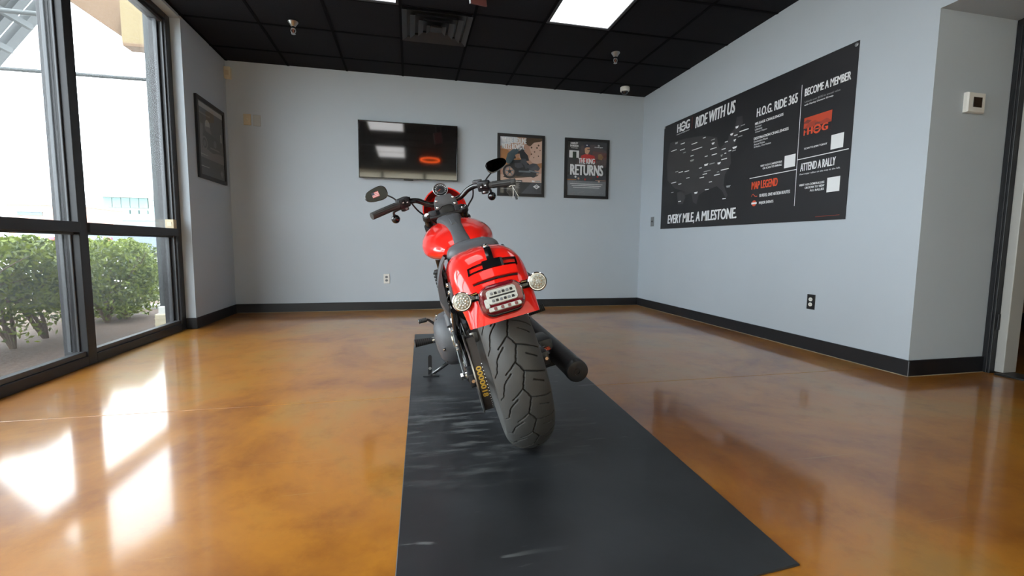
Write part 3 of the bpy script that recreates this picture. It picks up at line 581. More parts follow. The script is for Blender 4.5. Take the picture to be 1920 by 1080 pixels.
bars = [patch(-.081, .081, ST-.005, ST, .0, .007), patch(-.081, .081, SB, SB+.006, .0, .007), patch(-.081, -.075, SB, ST, 0, .007), patch(.075, .081, SB, ST, 0, .007), patch(-.031, .031, SB, ST+.006, 0, .0075)]
part(cat(*bars), 'plate_crossbar', 'blackgloss', fd, angle=40, lab='black slotted crossbar for a number plate')
part(patch(.030, .037, SB-.002, ST+.002, .006, .009), 'crossbar_clip', 'steel', fd)
part(patch(-.074, .074, .138, .172, 0, .010), 'plate_ledge', 'red', fd, angle=40, lab='raised red ledge under the crossbar'); part(patch(-.072, .072, .133, .138, 0, .004), 'ledge_gap', 'black', fd)
p0 = Vector(fs(0, .345, .006)); nn = (Vector(fs(0, .345, .03))-p0).normalized(); part(MB().lathe(p0, nn, [(0, .0085), (.003, .0085), (.006, .004), (.006, 0)], 18), 'bolt', 'chrome', fd)
# --- tail lamp ---------------------------------------------------
y, z, ny, nz = spine(.062); LC = Vector((CX+.002, y, z)); LN = Vector((0, ny, nz)).normalized(); LX = Vector((1, 0, 0)); LU = LN.cross(LX)*-1
if LU.z < 0: LU = -LU
def rr(w, h, r, hgt, n=6, cx=0, cy=0):
    out = []
    for qx, qy, a in ((1, 1, 0), (-1, 1, PI/2), (-1, -1, PI), (1, -1, 1.5*PI)):
        for k in range(n+1): t = a+PI/2*k/n; out.append(tuple(LC+LX*(cx+qx*(w/2-r)+r*math.cos(t))+LU*(cy+qy*(h/2-r)+r*math.sin(t))+LN*hgt))
    return out
tl = part(MB().loft([rr(.140, .098, .038, -.01), rr(.140, .098, .038, .020), rr(.135, .093, .036, .028)]), 'tail_lamp', 'blackgloss', lab='rounded tail lamp with black bezel, red lens and clear centre')
part(MB().loft([rr(.134, .092, .035, .024), rr(.131, .089, .034, .038), rr(.118, .074, .026, .047), rr(.100, .058, .014, .046)]), 'red_lens', 'redlens', tl, angle=60)
M['lampclear'] = mat('lamp_clear_plastic', (.50, .52, .50), .12, coat=.8, var=.35, vscale=160)
part(MB().loft([rr(.092, .046, .010, .044, cy=.004), rr(.088, .042, .009, .0505, cy=.004)]), 'clear_window', 'lampclear', tl, angle=60)
for cy_, n in ((.0135, 6), (-.0085, 6)):
    for k in range(n): part(MB().loft([rr(.0085, .0085, .002, .050, cx=-.030+.012*k, cy=cy_), rr(.0065, .0065, .0015, .053, cx=-.030+.012*k, cy=cy_)]), 'led_cell', 'black' if k % 2 else 'greyplate', tl)
part(MB().loft([rr(.080, .005, .002, .050, cy=.003), rr(.078, .004, .002, .052, cy=.003)]), 'divider', 'black', tl)
part(MB().loft([rr(.100, .014, .005, .045, cy=-.032), rr(.096, .011, .004, .0495, cy=-.032)]), 'lower_window', 'lampclear', tl)
for k in range(4): part(MB().loft([rr(.010, .010, .002, .049, cx=-.030+.021*k, cy=-.032), rr(.009, .009, .002, .051, cx=-.030+.021*k, cy=-.032)]), 'red_segment', 'redlens', tl)
part(MB().loft([rr(.014, .030, .006, .046, cx=-.050, cy=-.012), rr(.011, .026, .005, .0495, cx=-.050, cy=-.012)]), 'side_reflector', 'lampclear', tl)
# --- rear turn signals -------------------------------------------
for sx, c in ((-1, (-.124, -.345, .656)), (1, (.115, -.345, .653))):
    side = 'left' if sx < 0 else 'right'
    s_ = part(MB().lathe(c, (0, -1, .12), [(-.022, 0), (-.020, .014), (-.008, .026), (.004, .0300), (.010, .0300), (.012, .0275), (.009, .0262), (.007, 0)], 32), 'turn_signal', 'chrome', lab='round chrome turn signal on the %s' % side)
    d = Vector((0, -1, .12)).normalized(); part(MB().lathe(Vector(c)+d*.007, d, [(0, .0245), (.005, .0238), (.009, .019), (.011, .010), (.0115, 0)], 32), 'lens', 'clear', s_)
    a_ = d.orthogonal().normalized(); b_ = d.cross(a_)
    for rr_, nn_, fm in ((.0185, 12, 'lampclear'), (.0115, 8, 'chrome'), (.0045, 4, 'lampclear')):
        for k in range(nn_): t = 2*PI*k/nn_; q = Vector(c)+d*(.0152+.16*(.0185-rr_))+(a_*math.cos(t)+b_*math.sin(t))*rr_; part(MB().lathe(q, d, [(0, .0032), (.003, .0028), (.004, 0)], 6), 'lens_facet', fm, s_, False)
    part(MB().tube([(c[0]-sx*.022, -.340, c[2]), (c[0]-sx*.045, -.342, c[2]), (CX+sx*.05, -.352, .655)], .013, 10), 'stalk', 'blackgloss', s_); part(MB().tube([(c[0]-sx*.024, -.345, c[2]+.012), (c[0]-sx*.05, -.350, c[2]+.014)], .003, 6), 'stalk_trim', 'chrome', s_)
# --- seat --------------------------------------------------------
def sec(y, hw, zt, zb, dome=.03, e=.55, n=28, cx=CX, zc=None, yo=None):
    zc = zb+(zt-zb)*.45 if zc is None else zc; out = []
    for k in range(n):
        t = 2*PI*k/n; c, s_ = math.cos(t), math.sin(t); x = hw*math.copysign(abs(c)**e, c); z = zc+((zt-zc) if s_ > 0 else (zc-zb))*math.copysign(abs(s_)**(e*1.15), s_)
        out.append((cx+x, y, z))
    return out
def lofted(name, m, tab, par=None, lab=None, steps=5, n=32, e=.6, cx=CX):
    V = catmull([Vector((0, 0, 0))]*0+[np.array(r_, float) for r_ in tab], steps) if False else None
    T_ = np.array(tab, float); ii = np.linspace(0, len(T_)-1, (len(T_)-1)*steps+1); out = []
    P_ = [Vector(r_[:3]) for r_ in T_]; Q_ = [Vector((r_[3], 0, 0)) for r_ in T_]; A_ = catmull(P_, steps); B_ = catmull(Q_, steps)
    for a_, b_ in zip(A_, B_): out.append(sec(a_.x, max(a_.y, .002), a_.z, b_.x, e=e, n=n, cx=cx))
    return part(MB().loft(out), name, m, par, lab=lab, angle=60)
st = lofted('seat', 'seat', [(.050, .070, .790, .74), (.062, .092, .808, .73), (.08, .104, .818, .715), (.11, .108, .822, .71), (.17, .106, .826, .705), (.25, .100, .818, .705), (.34, .085, .816, .72), (.43, .070, .828, .75), (.52, .055, .850, .80), (.58, .040, .862, .82)], lab='grey black solo seat')
pfl = [(.118, .785), (.140, .755), (.160, .71), (.176, .66), (.182, .60), (.170, .55), (.160, .535), (.156, .56), (.153, .66), (.147, .72), (.125, .765)]
sk = MB(); sk.loft([[(CX-a*k, y, .785-(.785-z)*kz) for a, z in pfl] for y, k, kz in ((.05, .985, .84), (.08, .99, .95), (.14, 1.0, 1.0), (.24, 1.0, .97), (.34, .98, .86), (.42, .93, .70), (.47, .86, .55))])
part(sk, 'side_cover', 'seat', lab='dark grey side cover')
sk2 = MB(); sk2.loft([[(CX+a*k, y, z+dz) for a, z in ((.118, .775), (.134, .74), (.140, .66), (.132, .585), (.120, .575), (.120, .60), (.112, .70))] for y, k, dz in ((.06, 1.0, 0), (.12, 1.02, 0), (.22, 1.0, -.01), (.34, .98, -.01), (.44, .95, .0))])
part(sk2, 'side_cover', 'seat')
# fender strut with two bolts on the left
part(MB().loft([[(x, y, z) for x, z in ((-.150, zz-.045), (-.142, zz-.045), (-.132, zz+.026), (-.140, zz+.026))] for y, zz in ((-.19, .665), (-.08, .675), (.08, .665), (.2, .64))]), 'fender_strut', 'wrinkle'); part(MB().loft([[(x, y, z) for x, z in ((.124, zz-.03), (.132, zz-.03), (.132, zz+.022), (.124, zz+.022))] for y, zz in ((-.20, .64), (-.08, .655), (.08, .655), (.2, .63))]), 'fender_strut', 'wrinkle')
for y, z in ((-.12, .694), (-.12, .668)): part(MB().lathe((-.147, y, z), (-1, 0, 0), [(0, .0085), (.005, .0085), (.008, .004), (.008, 0)], 14), 'bolt', 'chrome')
part(MB().tube([(-.150, -.10, .60), (-.158, .05, .52), (-.160, .2, .44)], .013), 'shock_body', 'blackgloss'); part(MB().tube([(-.162, .12, .60), (-.164, .22, .54), (-.16, .30, .50)], .004, 6), 'cable', 'chrome')
part(MB().cyl((-.178, .30, .475), (-.178, .33, .525), .017), 'breather_cap', 'wrinkle')
# --- fuel tank ---------------------------------------------------
TC = -.020
tk = lofted('fuel_tank', 'red', [(.40, .095, .822, .77), (.44, .118, .842, .755), (.52, .150, .872, .748), (.62, .176, .900, .745), (.72, .188, .922, .745), (.82, .187, .942, .748), (.91, .172, .956, .76), (.99, .140, .962, .79), (1.045, .100, .955, .83), (1.065, .050, .94, .88)], lab='glossy red fuel tank', e=.78, n=44, cx=TC, steps=6)
def tanktop(y): return float(np.interp(y, [.40, .44, .52, .62, .72, .82, .91, .99, 1.045, 1.065], [.822, .842, .872, .900, .922, .942, .956, .962, .955, .94]))
cons = [(.40, .046, 0), (.50, .038, .004), (.60, .036, .010), (.70, .040, .014), (.80, .050, .017), (.88, .060, .020), (.95, .068, .022), (1.0, .066, .022), (1.04, .055, .018)]
f = MB(); rings = []
for y, hw, up in catmull([Vector(c) for c in cons], 4):
    zt = tanktop(y)+up; rings.append([(TC+x, y, z) for x, z in ((-hw*1.12, zt-.040), (-hw, zt-.010), (-hw*.86, zt-.001), (-hw*.4, zt+.004), (0, zt+.005), (hw*.4, zt+.004), (hw*.86, zt-.001), (hw, zt-.010), (hw*1.12, zt-.040))])
co = part(f.loft(rings), 'tank_console', 'wrinkle', lab='grey black console strip along the tank', angle=50)
part(MB().box((TC-.030, .985, tanktop(.98)+.024), (TC+.030, .994, tanktop(.98)+.029), .001), 'console_slot', 'black', co, False)
part(MB().lathe((TC+.002, .915, tanktop(.915)+.024), (0, .0, 1), [(0, .017), (.002, .017), (.003, .012), (.002, 0)], 20), 'filler_cap', 'black', co)
f = MB(); f.loft([[(TC+x, y, z) for x, z in ((-.016, tanktop(y)+.013), (.016, tanktop(y)+.013), (.011, tanktop(y)+.022), (-.011, tanktop(y)+.022))] for y in (.62, .70, .78, .83)]); part(f, 'console_ridge', 'wrinkle', co)
# --- engine ------------------------------------------------------
en = part(MB().box((-.115, .48, .20), (.105, .98, .45), .05), 'engine', 'satin', lab='black v twin engine')
for cyy, tilt in ((.66, -22.5), (.80, 22.5)):
    d = Vector((0, math.sin(R(tilt)), math.cos(R(tilt)))); b0 = Vector((CX, cyy, .40)); cl = part(MB().cyl(b0, b0+d*.26, .062, .062, 28), 'cylinder', 'black', en)
    for k in range(9): c = b0+d*(.05+.018*k); part(MB().cyl(c, c+d*.005, .088, .088, 28), 'cooling_fin', 'satin', cl)
    c = b0+d*.22; part(MB().box((-.075, -.07, 0), (.065, .07, .08), .02, mtx=Matrix.Translation(c) @ Matrix.Rotation(-R(tilt), 4, 'X')), 'rocker_cover', 'wrinkle', cl)
prim = MB()
def stad(y0, z0, y1, z1, r, x, n=14):
    a = math.atan2(z1-z0, y1-y0); out = []
    for k in range(n+1): t = a+PI/2+PI*k/n; out.append((x, y0+r*math.cos(t), z0+r*math.sin(t)))
    for k in range(n+1): t = a-PI/2+PI*k/n; out.append((x, y1+r*1.0*math.cos(t), z1+r*1.0*math.sin(t)))
    return out
for x, r in ((-.10, .130), (-.205, .130), (-.235, .124), (-.255, .108), (-.268, .080), (-.272, .03)): prim.loft([stad(.60, .355, .92, .335, r, x)], caps=False) if False else None
pr_ = [stad(.60, .352, .90, .330, r, x) for x, r in ((-.10, .128), (-.200, .128), (-.228, .122), (-.250, .106), (-.266, .078), (-.272, .030))]
pc = part(MB().loft(pr_), 'primary_cover', 'wrinkle', lab='dark grey primary cover', angle=50)
part(MB().loft([stad(.60, .352, .90, .330, .131, -.190), stad(.60, .352, .90, .330, .131, -.183)]), 'cover_gasket', 'chrome', pc)
for k in range(10):
    t = 2*PI*k/10; y = .75+.27*math.cos(t); z = .341+.122*math.sin(t)*1.0; part(MB().lathe((-.236, y, z), (-1, 0, 0), [(0, .008), (.006, .008), (.008, .003), (.008, 0)], 10), 'cover_bolt', 'chrome', pc)
part(MB().lathe((-.270, .90, .330), (-1, 0, 0), [(0, .06), (.005, .058), (.008, .04), (.008, 0)], 30), 'derby_disc', 'wrinkle', pc)
part(MB().box((-.185, .86, .56), (-.135, .94, .70), .008), 'regulator', 'black', en)
for k in range(7): part(MB().box((-.192, .855, .565+.019*k), (-.13, .945, .572+.019*k)), 'regulator_fin', 'satin', en, False)
part(MB().lathe((.105, .72, .60), (1, 0, 0), [(0, .05), (.03, .085), (.075, .088), (.09, .07), (.09, 0)], 36), 'air_cleaner', 'wrinkle', en)
part(MB().lathe((.08, .75, .33), (1, 0, 0), [(0, .11), (.03, .10), (.045, .07), (.045, 0)], 30), 'cam_cover', 'wrinkle', en)
# --- exhaust -----------------------------------------------------
mf = part(MB().cyl((.222, -.145, .262), (.196, .62, .335), .0415, .0415, 36), 'muffler', 'satin', lab='long matt black muffler')
ax = (Vector((.222, -.145, .262))-Vector((.196, .62, .335))).normalized()
part(MB().lathe((.222, -.145, .262), ax, [(-.03, .0425), (-.002, .0425), (.004, .040), (.006, .036), (.006, .014), (-.03, .012), (-.03, 0)], 36), 'muffler_tip', 'satin', mf)
c = Vector((.222, -.145, .262))+ax*.0; part(MB().lathe(c, ax, [(-.006, .013), (.006, .013), (.006, .009), (-.02, .009), (-.02, 0)], 20), 'outlet_pipe', 'black', mf)
part(MB().tube([(.196, .60, .335), (.18, .80, .35), (.12, 1.02, .42), (.05, .98, .58), (.02, .9, .62)], .024), 'header_pipe', 'satin', mf)
part(MB().tube([(.19, .50, .36), (.17, .60, .45), (.10, .58, .56), (.03, .57, .6)], .024), 'header_pipe', 'satin', mf)
part(MB().box((.125, .05, .24), (.20, .20, .36), .01), 'muffler_hanger', 'black', mf)
part(MB().cyl((.120, 0, .329), (.165, 0, .329), .017, n=6).cyl((.120, 0, .329), (.140, 0, .329), .024, n=20), 'axle_nut', 'chrome')
# --- pegs, shifter, kickstand ------------------------------------
for sx, (xi, xo, z) in ((-1, (-.292, -.385, .352)), (1, (.25, .345, .345))):
    pg_ = part(MB().cyl((xi, .74, z-.004), (xo, .72, z+.010), .015, .021, 18), 'foot_peg', 'rubber')
    for k in range(9): a_ = k/9+.05; c0 = Vector((xi, .74, z-.004)).lerp(Vector((xo, .72, z+.010)), a_); c1 = Vector((xi, .74, z-.004)).lerp(Vector((xo, .72, z+.010)), a_+.05); part(MB().cyl(c0, c1, .0165+.006*a_, .0168+.006*a_, 18), 'peg_rib', 'black', pg_)
    part(MB().tube([(xi-sx*.07, .76, z-.01), (xi, .74, z-.004)], .011), 'peg_mount', 'chrome', pg_); part(MB().lathe((xi, .735, z-.003), (sx, 0, 0), [(-.012, .0), (-.012, .018), (0, .018), (0, 0)], 14), 'peg_clevis', 'chrome', pg_)
sh = part(MB().tube([(-.25, .93, .36), (-.262, .95, .39), (-.290, .955, .425), (-.302, .955, .432)], .0075, 8), 'shift_lever', 'satin'); part(MB().cyl((-.302, .955, .432), (-.345, .955, .434), .013, .013, 16), 'shift_peg', 'rubber', sh)
for k in range(6): part(MB().cyl((-.305-.008*k, .955, .432), (-.308-.008*k, .955, .432), .0145, .0145, 16), 'peg_rib', 'black', sh)
part(MB().cyl((-.345, .955, .434), (-.349, .955, .434), .010, .008, 14), 'end_cap', 'chrome', sh)
ks = part(MB().tube([(-.19, .80, .215), (-.27, .86, .165), (-.345, .935, .120), (-.365, .955, .112)], [.012, .010, .009, .009], 10), 'kickstand', 'blackgloss', lab='black kickstand resting on the mat')
def onmat(x, y, h=0.):   # local z of a point h above the mat at local x, y
    return ((.006+h-bz)-x*math.sin(phi))/math.cos(phi)
foot = [(-.412, .945), (-.412, .985), (-.325, .985), (-.325, .945)]
part(MB().loft([[(x, y, onmat(x, y, .0005)) for x, y in foot], [(x, y, onmat(x, y, .007)) for x, y in foot]]), 'kickstand_foot', 'satin', ks, False)
tb = MB(); zz = lambda x, h: onmat(x, 0, h)
def up(x0, w, h0, h1, y0, y1):   # vertical (world) tab
    q = []
    for h in (h0, h1):
        xs = [x0-w, x0+w]; q.append([(xs[0]+math.sin(phi)*h, y0, zz(x0-w, 0)+math.cos(phi)*h), (xs[1]+math.sin(phi)*h, y0, zz(x0+w, 0)+math.cos(phi)*h), (xs[1]+math.sin(phi)*h, y1, zz(x0+w, 0)+math.cos(phi)*h), (xs[0]+math.sin(phi)*h, y1, zz(x0-w, 0)+math.cos(phi)*h)])
    return MB().loft(q)
part(up(-.375, .0105, .004, .118, .972, .980), 'kickstand_tab', 'black', ks, False); part(up(-.375, .007, .118, .124, .972, .980), 'tab_tip', 'black', ks, False)
c = (-.375+math.sin(phi)*.045, .970, zz(-.375, 0)+math.cos(phi)*.045); part(MB().lathe(c, (0, -1, 0), [(0, .009), (.003, .008), (.004, 0)], 14), 'tab_rivet', 'steel', ks)
part(MB().cyl((-.348, .935, .118), (-.348, .955, .118), .011, n=16), 'foot_pivot', 'steel', ks)
# --- fork, headlight ---------------------------------------------
FX = -.022; fk = []
top = Vector((0, 1.105, 1.005)); bot = Vector((0, 1.60, .36)); fdz = (top-bot).normalized()
for sx in (-1, 1):
    x = FX+sx*.112; o = part(MB().cyl((x, 1.60, .36), (x, 1.37, .66), .030, .030, 24).cyl((x, 1.38, .647), (x, 1.112, .996), .0245, .0245, 24), 'fork_leg', 'blackgloss')
    t_ = Vector((x, top.y, top.z)); part(MB().cyl(t_-fdz*.012, t_+fdz*.014, .030, .028, 24), 'fork_clamp', 'satin', o); part(MB().lathe(t_+fdz*.014, fdz, [(0, .017), (.006, .017), (.010, .012), (.010, 0)], 20), 'fork_cap', 'chrome', o, lab='bright fork cap')
    part(MB().cyl((x, 1.175, .93), (x, 1.205, .89), .033, .033, 20), 'fork_collar', 'black', o)
    part(MB().cyl((x+sx*.0, 1.135, .955), (x, 1.150, .94), .034, .034, 20), 'fork_collar', 'satin', o)
part(MB().box((FX-.10, 1.07, .985), (FX+.10, 1.14, 1.005), .008), 'top_yoke', 'satin'); part(MB().box((FX-.13, 1.19, .835), (FX+.13, 1.26, .865), .01), 'lower_yoke', 'satin'); part(MB().cyl((FX, 1.10, 1.0), (FX, 1.20, .83), .028, n=20), 'steering_stem', 'satin')
vz = 1.040; vis = part(MB().lathe((CX-.002, 1.24, vz), (0, 1, -.12), [(0, .139), (.03, .136), (.09, .123), (.13, .104), (.15, .090), (.145, .086), (.12, .098), (.085, .115), (.03, .128), (0, .132)], 48, close=True), 'headlight_visor', 'red', lab='red headlight visor around the headlamp')
part(MB().lathe((CX-.002, 1.246, vz-.002), (0, 1, -.12), [(0, .131), (.03, .127), (.085, .114), (.12, .097), (.10, .0)], 48), 'visor_lining', 'darkred', vis, lab='dark red inside of the visor'); part(MB().lathe((CX-.002, 1.40, vz-.02), (0, 1, -.12), [(-.09, .05), (-.05, .080), (0, .086), (.01, .080), (.02, .04), (.022, 0)], 36), 'headlamp', 'chrome', vis)
part(MB().lathe((CX, 1.27, vz-.03), (0, 1, -.12), [(0, .0), (0, .075), (.10, .080), (.12, .06)], 32), 'headlamp_shell', 'black', vis)
for sx in (-1, 1): part(MB().box((CX+sx*.085-.028, 1.205, .985), (CX+sx*.085+.028, 1.225, 1.045), .008), 'visor_bracket', 'wrinkle', vis)
part(MB().loft([[(CX+x, 1.615+(.352+dh)*math.cos(R(t)), .340+(.352+dh)*math.sin(R(t))) for x, dh in ((-.064, -.035), (-.060, -.005), (-.035, .018), (0, .024), (.035, .018), (.060, -.005), (.064, -.035), (.058, -.035), (.054, -.006), (.032, .012), (0, .018), (-.032, .012), (-.054, -.006), (-.058, -.035))] for t in range(132, 51, -4)]), 'front_fender', 'red', lab='short red front fender')
# --- gauge, riser, handlebar -------------------------------------
rs = part(MB().prism([(CX-.070, 1.035), (CX-.044, 1.030), (CX-.020, 1.048), (CX+.030, 1.050), (CX+.052, 1.034), (CX+.076, 1.040), (CX+.066, 1.078), (CX+.042, 1.112), (CX-.046, 1.112), (CX-.066, 1.078)], 1, 1.075, 1.105, bev=.004), 'riser_plate', 'wrinkle', lab='grey riser clamp plate with four bright bolts')
for dx, z in ((-.050, 1.045), (.058, 1.048), (-.046, 1.084), (.056, 1.086)): part(MB().lathe((CX+dx-.002, 1.075, z), (0, -1, .1), [(0, .0072), (.005, .0072), (.007, .004), (.007, 0)], 16), 'bolt', 'chrome', rs)
part(MB().box((CX-.045, 1.085, .99), (CX+.045, 1.135, 1.06), .01), 'riser', 'black', rs)
gc = Vector((CX-.004, 1.115, 1.146)); gd = Vector((0, -1, .42)).normalized()
ga = part(MB().lathe(gc, gd, [(-.05, .0), (-.045, .030), (-.02, .043), (.004, .0455), (.008, .0455), (.010, .042), (.006, .038), (.004, .0)], 44), 'speedometer', 'blackgloss', lab='round speedometer in a black bezel'); M['dial'] = mat('dial_grey', (.055, .058, .062), .3)
part(MB().lathe(gc, gd, [(.0085, .0460), (.0105, .0445), (.0105, .0410), (.008, .040)], 44), 'bezel_ring', 'steel', ga)
part(MB().lathe(gc, gd, [(.0055, .0395), (.006, .0)], 40), 'dial', 'dial', ga); part(MB().lathe(gc, gd, [(.0055, .023), (.0085, .021), (.009, .0)], 30), 'inner_dial', 'satin', ga)
gx_ = Vector((1, 0, 0)); gu = gd.cross(gx_).normalized(); gu = gu if gu.z > 0 else -gu; mb = MB()
for k in range(13):
    t = R(215-250*k/12); c_ = lambda r_, dt: tuple(gc+gd*.0072+(gx_*math.cos(t+dt)+gu*math.sin(t+dt))*r_); mb.add([c_(.028, -.05), c_(.034, -.05), c_(.034, .05), c_(.028, .05)], [(0, 1, 2, 3)])
part(mb, 'dial_marks', 'print_w', ga, False); part(MB().cyl(gc+gd*.010, gc+gd*.010+(gx_*-.8-gu*.4)*.028, .0012, .0006, 6), 'needle', 'print_o', ga)
# handlebar
hb = part(MB().tube([(-.270, .985, 1.108), (-.215, 1.025, 1.116), (-.165, 1.065, 1.112), (-.110, 1.088, 1.080), (-.06, 1.095, 1.068), (CX, 1.095, 1.066), (.045, 1.095, 1.068), (.095, 1.088, 1.078), (.145, 1.065, 1.106), (.195, 1.025, 1.112), (.260, .985, 1.092)], .0160, 14), 'handlebar', 'blackgloss', lab='black handlebar')
for sx, (gi, go) in ((-1, (Vector((-.275, .982, 1.107)), Vector((-.422, .895, 1.074)))), (1, (Vector((.262, .980, 1.092)), Vector((.402, .925, 1.071))))):
    side = 'left' if sx < 0 else 'right'; g_ = part(MB().cyl(gi, go, .0188, .0200, 22), 'grip', 'rubber', hb)
    dd = (go-gi); dn = dd.normalized(); part(MB().lathe(go, dn, [(0, .0205), (.004, .0190), (.005, 0)], 20), 'grip_end', 'rubber', hb)
    f = MB()
    for k in range(10):
        t = 2*PI*k/10; a_ = dn.orthogonal().normalized(); b_ = dn.cross(a_); o_ = (a_*math.cos(t)+b_*math.sin(t))*.0192; f.cyl(gi+dn*.02+o_, go-dn*.02+o_, .0020, n=5)
    part(f, 'grip_ribs', 'black', hb)
    c = gi-dn*.022; X_ = dn; Zu = Vector((0, -.25, 1)); Zu = (Zu-X_*Zu.dot(X_)).normalized(); Yv = Zu.cross(X_)
    mt = Matrix(((X_.x, Yv.x, Zu.x, c.x), (X_.y, Yv.y, Zu.y, c.y), (X_.z, Yv.z, Zu.z, c.z), (0, 0, 0, 1)))
    B = lambda a, b2, bev=.004: MB().box(a, b2, bev, mtx=mt)
    sg = 1 if sx*Yv.y > 0 else 1; ys = -1 if Yv.y > 0 else 1   # ys: direction towards the rider
    def bb(x0, x1, r0, r1, z0, z1, n, m, bev=.003, lab=None):
        y0, y1 = sorted((r0*ys, r1*ys)); return part(B((x0, y0, z0), (x1, y1, z1), bev), n, m, hb, lab=lab)
    bb(-.048, .024, -.026, .022, -.030, .030, 'switch_housing', 'satin', .009, 'black switch housing on the %s' % side)
    bb(-.040, .018, .020, .024, -.014, .025, 'switch_bezel', 'satin', .002); bb(-.037, -.013, .023, .028, -.010, .021, 'switch_button', 'black', .002); bb(-.009, .015, .023, .028, -.010, .021, 'switch_button', 'black', .002)
    bb(-.028, -.018, .0275, .029, -.003, .003, 'button_mark', 'print_w', 0); bb(-.002, .008, .0275, .029, .004, .010, 'button_mark', 'print_w', 0)
    bb(-.030, .010, -.015, .016, -.046, -.024, 'lower_housing', 'black', .006); bb(-.020, -.004, .014, .020, -.040, -.028, 'horn_button', 'steel', .003)
    # lever and perch
    lp = [c+Yv*(-ys*.040)+X_*(-.03), c+Yv*(-ys*.055)+X_*.03-Zu*.004, c+Yv*(-ys*.060)+X_*.10-Zu*.006, c+Yv*(-ys*.052)+X_*.155-Zu*.004]
    part(MB().tube(lp, [.008, .006, .0055, .007], 8), 'brake_lever' if sx > 0 else 'clutch_lever', 'satin', hb)
    bb(-.075, -.035, -.045, -.008, -.010, .016, 'lever_perch', 'blackgloss', .005)
    if sx > 0: bb(-.082, -.030, -.055, -.012, .012, .034, 'fluid_reservoir', 'wrinkle', .004)
    # front signal hanging below
    q = Vector((-.312, 1.0, 1.036)) if sx < 0 else Vector((.264, 1.0, 1.029)); fsg = part(MB().lathe(q, (0, 1, 0), [(-.026, 0), (-.024, .011), (-.015, .020), (0, .0250), (.012, .0250), (.022, .020), (.024, 0)], 28), 'front_turn_signal', 'blackgloss', lab='round black front turn signal on the %s' % side)
    part(MB().tube([q+Vector((0, 0, .018)), q+Vector((sx*-.004, -.01, .04)), c-Zu*.025], .007, 8), 'stalk', 'black', fsg); part(MB().lathe(q, (0, 1, 0), [(.020, .020), (.026, .016), (.030, 0)], 20), 'lens', 'clear', fsg)
# mirrors
def mirror(sx, ctr, w, h, rot, stem, lab, tilt=0, yaw=0):
    c = Vector(ctr); nrm = Vector((sx*.0, -1, 0)).normalized()
    a = R(rot); Q = Matrix.Rotation(R(yaw), 3, 'Z') @ Matrix.Rotation(R(-tilt), 3, 'X'); ex = Q @ Vector((math.cos(a), 0, math.sin(a))); ez = Q @ Vector((-math.sin(a), 0, math.cos(a))); ey = Q @ Vector((0, 1, 0))
    def ring(s_, yo):
        out = []
        for k in range(40):
            t = 2*PI*k/40; cc, s2 = math.cos(t), math.sin(t); x = w/2*math.copysign(abs(cc)**.72, cc); z = h/2*math.copysign(abs(s2)**.80, s2); z *= 1-.22*(x*sx)/(w/2)
            out.append(tuple(c+ex*x*s_+ez*z*s_+ey*yo))
        return out
    mb = part(MB().loft([ring(.55, .030), ring(.90, .018), ring(1, 0), ring(1, -.006), ring(.93, -.008)]), 'mirror', 'blackgloss', lab=lab, angle=50)
    M['mirrorglass'] = M.get('mirrorglass') or mat('mirror_glass', (.035, .037, .038), .05, metal=1)
    part(MB().loft([ring(.92, -.0075), ring(.915, -.009)]), 'mirror_glass', 'mirrorglass', mb); part(MB().tube(stem, .0045, 8), 'mirror_stem', 'satin', mb); return mb, c, ex, ez
mL, c, ex, ez = mirror(-1, (-.379, 1.0, 1.193), .132, .076, 8, [(-.325, 1.0, 1.180), (-.29, .99, 1.150), (-.272, .988, 1.120)], 'left mirror with a small striped flag patch', 4)
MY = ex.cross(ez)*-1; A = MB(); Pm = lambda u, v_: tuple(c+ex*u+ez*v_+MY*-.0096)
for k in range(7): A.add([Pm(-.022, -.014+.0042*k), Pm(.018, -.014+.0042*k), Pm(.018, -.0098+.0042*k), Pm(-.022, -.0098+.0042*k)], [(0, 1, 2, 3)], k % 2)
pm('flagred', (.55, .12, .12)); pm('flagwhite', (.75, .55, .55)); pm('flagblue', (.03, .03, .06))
A.add([tuple(Vector(Pm(a_, b_))+MY*-.0004) for a_, b_ in ((-.022, .001), (-.006, .001), (-.006, .0154), (-.022, .0154))], [(0, 1, 2, 3)], 2); part(A, 'flag_patch', ['flagred', 'flagwhite', 'flagblue'], mL, False)  # striped flag patch laid flat on the mirror glass
mR, c, ex, ez = mirror(1, (.334, 1.0, 1.198), .132, .072, 12, [(.300, 1.0, 1.165), (.262, .99, 1.138), (.235, .992, 1.112)], 'right mirror catching a bright reflection', 14, 5)
part(MB().lathe(c+Vector((-.01, -.009, -.012)), (0, -1, 0), [(0, .003), (.002, .002), (.002, 0)], 8), 'mirror_screw', 'steel', mR)
# small tag with white ties hanging from the right lever
tg = part(MB().tube([(.385, .93, 1.045), (.388, .92, 1.02), (.386, .915, .97)], .0065, 8), 'hanging_tag', 'black', lab='black key tag on white ties under the right grip')
for dx in (-.012, .010): part(MB().tube([(.382, .92, 1.050), (.384+dx*.5, .915, 1.02), (.384+dx*1.5, .91, .985)], .0016, 6), 'white_tie', 'white', tg)
part(MB().tube([(.365, .93, 1.052), (.380, .925, 1.056), (.398, .92, 1.050)], .0028, 6), 'tie_knot', 'white', tg)
part(MB().loft([[(.343, .93, 1.03), (.357, .93, 1.035), (.372, .93, 1.02), (.356, .93, 1.0)], [(.343, .936, 1.03), (.357, .936, 1.035), (.372, .936, 1.02), (.356, .936, 1.0)]]), 'paper_flag', 'black', tg, False)
